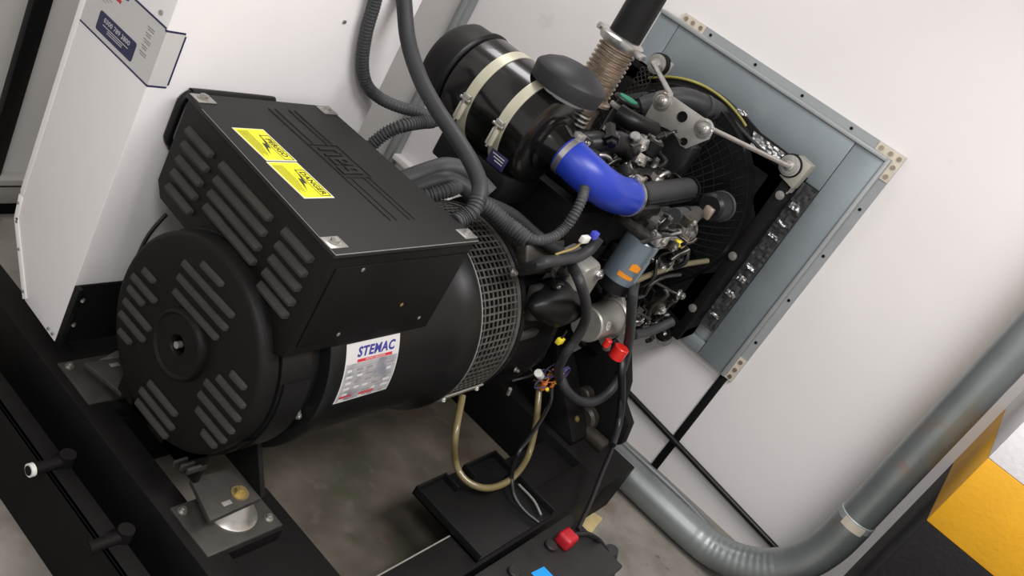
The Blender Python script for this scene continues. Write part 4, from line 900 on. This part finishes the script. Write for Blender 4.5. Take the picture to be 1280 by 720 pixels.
# ================================================================= BATTERY + TRAY
t = thing('battery_tray', (.88, -.48, .2), 'black steel tray with raised rims on the near frame rail beside the battery', 'tray')
X0_, X1_, Y0_, Y1_ = .685, 1.085, -.615, -.348
mb = B('black_satin'); mb.box((X0_, X1_), (Y0_, Y1_), (.203, .209), bev=.001)
for q in (((X0_, X0_+.006), (Y0_, Y1_)), ((X1_-.006, X1_), (Y0_, Y1_)), ((X0_, X0_+.14), (Y1_-.006, Y1_)), ((X1_-.17, X1_), (Y1_-.006, Y1_)), ((X0_+.134, X0_+.14), (Y1_-.06, Y1_)), ((X1_-.17, X1_-.164), (Y1_-.05, Y1_))):
    mb.box(q[0], q[1], (.203, .232), bev=.001)
mb.build('pan', t)
mb = B('worn_edge'); mb.tube([(X1_-.05, -.60, .215), (X1_-.03, -.55, .22), (X1_-.02, -.48, .215)], .004, 'worn_edge', n=8); mb.build('hold_down_rod', t)
t = thing('battery', (.86, -.75, 0), 'black starter battery at the bottom edge with red terminal cap and blue label', 'battery')
bz = .238
mb = B('battery_black'); mb.box((.58, 1.115), (-.865, -.655), (0.0, bz-.02), bev=.006); mb.build('case', t)
mb = B('battery_black'); mb.box((.575, 1.12), (-.870, -.650), (bz-.022, bz), bev=.005); mb.build('lid', t)
q = (0.9794, -0.7156, 0.2700); mb = B('red_plastic'); mb.box((q[0]-.028, q[0]+.030), (q[1]-.024, q[1]+.026), (bz, bz+.042), bev=.011, segs=4); mb.build('terminal_cap', t, label='red cap over the terminal')
q = (0.9244, -0.7005, 0.2400); mb = B('battery_black'); mb.cyl((q[0], q[1], bz), (q[0], q[1], bz+.012), .020, n=28, bev=.003); mb.build('vent_cap', t)
q = (0.7246, -0.7034, 0.2400); mb = B('battery_black'); mb.cyl((q[0], q[1], bz), (q[0], q[1], bz+.012), .020, n=28, bev=.003); mb.build('vent_cap', t)
mb = B('cyan_label'); q0 = V((0.7800, -0.7301, 0.2390)); q1 = V((0.8401, -0.7360, 0.2390)); q2 = V((0.8466, -0.7813, 0.2390)); 
mb.prism([(q0.x, q0.y, bz), (q1.x, q1.y, bz), (q1.x, q1.y-.07, bz), (q0.x, q1.y-.07, bz)], (0, 0, .0008)); mb.build('blue_label', t, label='bright blue label')

# ================================================================= HOSES AND CABLES
def hose(name, segs, label, cat, mname, end=None, n=14, group=None):
    """segs: list of (points, radius, corrugation, material)"""
    r = None
    if len(segs) == 1:
        p, rad, co, m = segs[0]; mb = B(m or mname); mb.tube(p, rad, m or mname, n=n, corr=co, pitch=.009)
        o = mb.build(name, loc=p[0]); info(o, label, cat, group); return o
    t = thing(name, segs[0][0][0], label, cat, group)
    for p, rad, co, m in segs:
        mb = B(m or mname); mb.tube(p, rad, m or mname, n=n, corr=co, pitch=.009); mb.build('conduit' if co else 'sleeve', t)
    return t
hose('corrugated_conduit', [([(0.4719, 0.3500, 1.3829), (0.5059, 0.3500, 1.3062), (0.5256, 0.3500, 1.2225), (0.5603, 0.3500, 1.1412), (0.6049, 0.3450, 1.0856), (0.6645, 0.3350, 1.0560), (0.7072, 0.3000, 1.0541), (0.7562, 0.2600, 1.0629), (0.7927, 0.2300, 1.0616)], .0165, .0012, 'corrugated'),
                            ([(0.7834, 0.2250, 1.0719), (0.7742, 0.2220, 1.0604), (0.7322, 0.2220, 1.0551), (0.6683, 0.2250, 1.0392), (0.6386, 0.2400, 1.0080), (0.6193, 0.2500, 0.9681), (0.5978, 0.2550, 0.9188)], .0165, .0035, 'corrugated')],
     'grey conduit hanging against the white cabinet and doubling back into the terminal box', 'conduit', 'corrugated', n=16)
mb = B('cable_black')
hose('power_cable', [([(0.6000, 0.4231, 1.4153), (0.6000, 0.3476, 1.3250), (0.6000, 0.2824, 1.2502), (0.6000, 0.2026, 1.1952), (0.6000, 0.1139, 1.1581), (0.6000, 0.0219, 1.1317), (0.5900, -0.0600, 1.1095), (0.5800, -0.1144, 1.0840), (0.5650, -0.1364, 1.0578)], .0205, 0, 'rubber_hose'),
                      ([(0.5680, -0.1324, 1.0641), (0.5500, -0.1482, 1.0385), (0.5300, -0.1473, 1.0153), (0.5000, -0.1491, 1.0017)], .0195, .003, 'corrugated')],
     'thick dark grey sleeve sweeping down from the top edge into the terminal box rear', 'cable', 'rubber_hose', n=20)
hose('cable_loom', [([(.46, .08, .93), (.52, .078, .95), (0.6200, 0.0514, 1.0150), (0.6600, 0.0390, 1.0338), (0.7000, 0.0155, 1.0379), (0.7400, -0.0087, 1.0247), (0.7600, -0.0510, 1.0107)], .026, 0, 'corrugated'),
                    ([(.46, .055, .92), (.52, .052, .935), (0.6000, 0.0075, 1.0135), (0.6400, -0.0051, 1.0222), (0.6800, -0.0343, 1.0127), (0.7200, -0.0705, 0.9770)], .022, 0, 'rubber_hose'),
                    ([(.45, .02, .92), (.51, .02, .935), (0.6000, -0.0304, 1.0109), (0.6800, -0.0067, 1.0083), (0.7200, -0.0299, 0.9914)], .018, .003, 'corrugated')],
     'bundle of black cables arching out behind the terminal box over the mesh guard', 'cables', 'corrugated')
hose('corrugated_conduit', [([(0.6490, -0.0900, 1.0180), (0.6804, -0.1200, 1.0139), (0.7070, -0.1600, 1.0019), (0.7170, -0.2000, 1.0005), (0.7267, -0.2300, 0.9969)], .020, .0025, 'corrugated'),
                            ([(0.7219, -0.2200, 0.9999), (0.7550, -0.2400, 1.0024), (0.8023, -0.2500, 1.0144), (0.8405, -0.2500, 1.0430), (0.8468, -0.2500, 1.0864), (0.8602, -0.2400, 1.1246), (0.8829, -0.2200, 1.1482)], .0135, .002, 'corrugated')],
     'grey corrugated conduit dropping over the bell housing and rising again under the blue hose', 'conduit', 'corrugated')
hose('corrugated_conduit', [([(0.6954, -0.0700, 1.0077), (0.8352, -0.1000, 0.9784), (0.9364, -0.1400, 0.9374), (0.9970, -0.1800, 0.9181), (1.1232, -0.2000, 0.8817), (1.2322, -0.2200, 0.8467)], .017, 0, 'rubber_hose'),
                            ([(1.2127, -0.2200, 0.8550), (1.3058, -0.2300, 0.8148), (1.3960, -0.2400, 0.7558)], .015, .002, 'rubber_hose')],
     'dark conduit lying diagonally over the engine behind the corrugated bend', 'conduit', 'rubber_hose')
hose('rubber_sleeve', [([(0.9170, -0.1700, 0.8323), (0.8116, -0.2400, 0.9087), (0.7972, -0.2700, 0.9491), (0.8816, -0.2700, 0.9491), (0.9783, -0.2700, 0.9512), (1.0282, -0.2700, 0.9750), (1.0367, -0.2700, 1.0108)], .0165, 0, None)],
     'short grey rubber sleeve ending beside the white plug above the black cone', 'sleeve', 'rubber_hose')
hose('battery_hose', [([(1.1207, -0.2000, 0.8700), (0.9623, -0.2900, 0.9205), (0.9161, -0.3400, 0.9232), (1.0163, -0.3500, 0.8467), (1.1054, -0.3500, 0.7605), (1.1269, -0.3500, 0.6846), (1.1211, -0.3500, 0.6283), (1.1826, -0.3400, 0.5432), (1.3220, -0.3300, 0.4300)], .0155, 0, None)],
     'thick dark hose curving down past the left side of the silver starter motor', 'hose', 'rubber_hose')
hose('corrugated_conduit', [([(1.2639, -0.3300, 0.4872), (1.2802, -0.3700, 0.4556), (1.3688, -0.4000, 0.4117), (1.4506, -0.4200, 0.4031), (1.5012, -0.4300, 0.4392), (1.5354, -0.4200, 0.4922), (1.5069, -0.4100, 0.5709), (1.4184, -0.4000, 0.6865), (1.3098, -0.3900, 0.7971), (1.2696, -0.3700, 0.8663), (1.5014, -0.2800, 0.8315)], .0165, 0, None)],
     'thick black U-shaped hose hanging below the starter motor and rising to the filter', 'hose', 'rubber_hose')
t = hose('starter_cable', [([(1.4231, -0.3600, 0.6345), (1.4350, -0.4000, 0.6137), (1.4093, -0.4500, 0.5751), (1.4706, -0.4900, 0.4687), (1.4674, -0.5300, 0.3951), (1.3938, -0.5700, 0.3605)], .0135, 0, 'cable_black'),
                       ([(1.4613, -0.4900, 0.4714), (1.4562, -0.5500, 0.3612), (1.2906, -0.6200, 0.3145), (1.1677, -0.6700, 0.2854), (1.0399, -0.7123, 0.2680)], .0075, 0, 'cable_black')],
     'black battery cable with a red collar hanging from the starter down to the battery', 'cable', 'cable_black')
mb = B('red_tape'); q = V((1.4062, -0.4050, 0.6207)); mb.cyl(q+V((0, 0, .025)), q+V((0, 0, -.022)), .026, n=24, bev=.003); mb.build('red_collar', t, label='shiny red collar')
mb = B('red_tape'); q = V((1.3224, -0.3800, 0.6579)); mb.cyl(q+V((0, 0, .014)), q+V((0, 0, -.014)), .012, n=14, bev=.002); mb.build('red_tip', t)
hose('fuel_hose', [([(1.2237, -0.3000, 0.4358), (1.1951, -0.3500, 0.3837), (1.1982, -0.3800, 0.3218), (1.1753, -0.4200, 0.2415), (1.0243, -0.4643, 0.2500), (0.9241, -0.4635, 0.2450), (0.8654, -0.4362, 0.2450), (0.8413, -0.3914, 0.2500), (0.8323, -0.3477, 0.2800), (0.7756, -0.3300, 0.3799), (0.8558, -0.2500, 0.4392)], .0105, 0, None)],
     'translucent yellowish hose drooping in a U shape over the battery tray', 'hose', 'fuel_hose')
hose('battery_lead', [([(1.2337, -0.3400, 0.4515), (1.2127, -0.3700, 0.4146), (1.0427, -0.4300, 0.4093), (0.9069, -0.4700, 0.4017), (0.9942, -0.4634, 0.2750), (0.9744, -0.5099, 0.2400), (0.9761, -0.5636, 0.2250), (0.9924, -0.6161, 0.2200)], .0065, 0, None)],
     'thin black lead looping down from the wire connectors onto the battery tray', 'cable', 'cable_black')
hose('battery_lead', [([(1.0195, -0.7170, 0.2620), (1.0694, -0.7399, 0.2620), (1.1199, -0.7695, 0.2400), (1.1967, -0.7947, 0.1800)], .0085, 0, None)],
     'short black lead from the red battery cap over the right end of the battery', 'cable', 'cable_black')
mb = B('rubber_hose'); q = V((1.2285, -0.8103, 0.1500)); mb.tube([q+V((-.01, .01, .03)), q, q+V((.0, -.03, -.06)), q+V((-.01, -.05, -.14))], .024, n=14)
info(mb.build('cable_boot', loc=q), 'dark grey rubber boot at the end of the short battery lead, bottom edge', 'boot')
mb = B('green_cable'); mb.tube([(-0.1219, 0.5164, 0.0600), (-0.0507, 0.4622, 0.0600), (-0.0009, 0.4099, 0.0800), (0.0294, 0.3664, 0.1000)], .004, n=8)
info(mb.build('green_cord', loc=(-0.0347, 0.4544, 0.0600)), 'thin dark green cord on the floor left of the base frame', 'cord')
mb = B('cable_black'); mb.tube([(0.1442, 0.3400, 0.6875), (0.1323, 0.3450, 0.6517), (0.1237, 0.3500, 0.6060), (0.1187, 0.3500, 0.5341), (0.1138, 0.3500, 0.4854)], .005, n=8)
info(mb.build('cable', loc=(0.1326, 0.3400, 0.6717)), 'thin black cable emerging between the terminal box and the white cabinet', 'cable')
mb = B('black_satin'); mb.tube([(1.1049, -0.2600, 0.4444), (1.1608, -0.2800, 0.4685), (1.2165, -0.2800, 0.4824)], .004, 'rubber_hose', n=8); mb.cyl((1.1323, -0.2600, 0.4031), (1.1420, -0.2600, 0.3762), .006, 'dusty_plate_and_glint', n=12)
info(mb.build('sensor_lead', loc=(1.1049, -0.2600, 0.4444)), 'thin grey lead with a pale tip below the mesh guard clamp', 'lead')
# connector cluster
t = thing('wire_connectors', (1.2387, -0.3100, 0.4479), 'loose cluster of yellow, orange and clear wire connectors left of the starter motor', 'connectors')
for (q, sz_, m, d) in (((1.1425, -0.3100, 0.5063), .016, 'white_plastic', (-.5, 0, .3)), ((1.2064, -0.3200, 0.4512), .012, 'orange_wire', (.2, 0, -1)), ((1.2596, -0.3300, 0.4708), .010, 'yellow_plastic', (.3, 0, -1)), ((1.2327, -0.3300, 0.4358), .008, 'yellow_plastic', (.6, 0, -.4)), ((1.2508, -0.3300, 0.4486), .008, 'orange_wire', (.1, 0, -1))):
    q = V(q); d = V(d).normalized(); mb = B(m); mb.cyl(q-d*sz_*1.3, q+d*sz_*1.3, sz_*.85, m, n=12, bev=.002); mb.build('connector', t)
for k in range(9):
    q = V((1.1994, -0.3200, 0.4943)); rr_ = random.Random(k)
    pts_ = [q+V((rr_.uniform(-.06, .07), rr_.uniform(-.02, .02), rr_.uniform(-.04, .05))) for _ in range(4)]
    mb = B(rr_.choice(['purple_wire', 'orange_wire', 'yellow_plastic', 'purple_wire', 'cable_black'])); mb.tube(pts_, .0022, n=6); mb.build('wire', t)
for k in range(3):
    q = V((1.2649, -0.3400, 0.5028)); mb = B('purple_wire'); mb.tube([q+V((.022*math.cos(a_/10*2*PI+k), .004*k, .026*math.sin(a_/10*2*PI+k))) for a_ in range(11)], .0022, 'purple_wire', n=6); mb.build('wire', t)
mb = B('yellow_plastic'); q = V((1.0731, -0.3300, 0.6752)); mb.box((q.x-.015, q.x+.015), (q.y-.008, q.y+.008), (q.z-.010, q.z+.010), bev=.003); mb.cyl(q, q+V((-.0, 0, .04)), .004, 'cable_black', n=6)
info(mb.build('yellow_plug', loc=q), 'small yellow plug below the black cone beside the thick dark hose', 'plug')
t = thing('wire_plug', (0.9589, -0.2800, 1.0235), 'white and blue wire plug below the blue intake hose', 'plug')
q = V((0.9144, -0.2850, 1.0276)); mb = B('white_plastic'); mb.box((q.x-.018, q.x+.018), (q.y-.008, q.y+.008), (q.z-.010, q.z+.010), bev=.003); mb.build('white_half', t)
q = V((0.9582, -0.2850, 1.0381)); mb = B('blue_plastic'); mb.box((q.x-.012, q.x+.012), (q.y-.009, q.y+.009), (q.z-.011, q.z+.011), bev=.003); mb.build('blue_half', t)
mb = B('orange_wire'); mb.tube([(0.8566, -0.2600, 0.9626), (0.8771, -0.2700, 0.9791), (0.8978, -0.2800, 0.9957), (0.9091, -0.2850, 1.0200)], .0035, 'brass', n=8); mb.build('wire', t)

# piece of board on the floor behind the battery, yellowed
mb = B('fibre_board'); mb.prism([(1.3820, -0.5909, 0.0000), (1.5482, -0.5729, 0.0000), (1.5838, -0.6614, 0.0000), (1.4435, -0.6842, 0.0000)], (0, 0, .01), bev=.002)
info(mb.build('floor_board', loc=(1.4682, -0.6296, 0.0000)), 'small piece of yellowish board on the floor behind the red battery cap', 'board')

# ================================================================= LIGHT, CAMERA
w = bpy.data.worlds.new('World'); SC.world = w; w.use_nodes = True
w.node_tree.nodes['Background'].inputs['Color'].default_value = (1, .98, .96, 1); w.node_tree.nodes['Background'].inputs['Strength'].default_value = .8
def area(name, loc, size, energy, rot=(0, 0, 0), col=(1, .985, .985)):
    l = bpy.data.lights.new(name, 'AREA'); l.shape = 'RECTANGLE'; l.size, l.size_y = size; l.energy = energy; l.color = col
    o = bpy.data.objects.new(name, l); COL.objects.link(o); o.location = loc; o.rotation_euler = rot; return o
area('ceiling_and_fill_light', (.45, -1.5, 2.86), (1.5, .6), 62)
area('ceiling_and_fill_light', (1.15, .75, 2.86), (.5, .9), 17)  # added lamp, lifts the left end of the far wall and the left wall
area('ceiling_and_fill_light', (-1.5, -1.3, 2.86), (.6, 1.3), 40)  # added fill lamp behind the camera
cam = bpy.data.cameras.new('camera'); co = bpy.data.objects.new('camera', cam); COL.objects.link(co); SC.camera = co
cam.sensor_width = 36; cam.sensor_fit = 'HORIZONTAL'; cam.lens = 1117.319/1280*36; cam.clip_start = .02
RW = ((0.5386445781744787, -0.6927181254542732, 0.4795869233729747), (-0.1007937452771866, -0.6181131222323988, -0.7796004034357046), (0.8364823006592761, 0.37158816826055335, -0.4027649362749088))
Rm = Matrix(RW)      # world to camera (x right, y down, z forward)
cx_, cy_, cz_ = Rm.row[0], -Rm.row[1], -Rm.row[2]
M4 = Matrix(((cx_[0], cy_[0], cz_[0], -1.20000), (cx_[1], cy_[1], cz_[1], -1.11782), (cx_[2], cy_[2], cz_[2], 1.79411), (0, 0, 0, 1)))
co.matrix_world = M4
SC.view_settings.view_transform = 'Standard'; SC.view_settings.look = 'None'; SC.view_settings.exposure = 0.0; SC.view_settings.gamma = 1; SC.view_settings.use_curve_mapping = False
for o in bpy.data.objects:
    if '_w' in o: del o['_w']
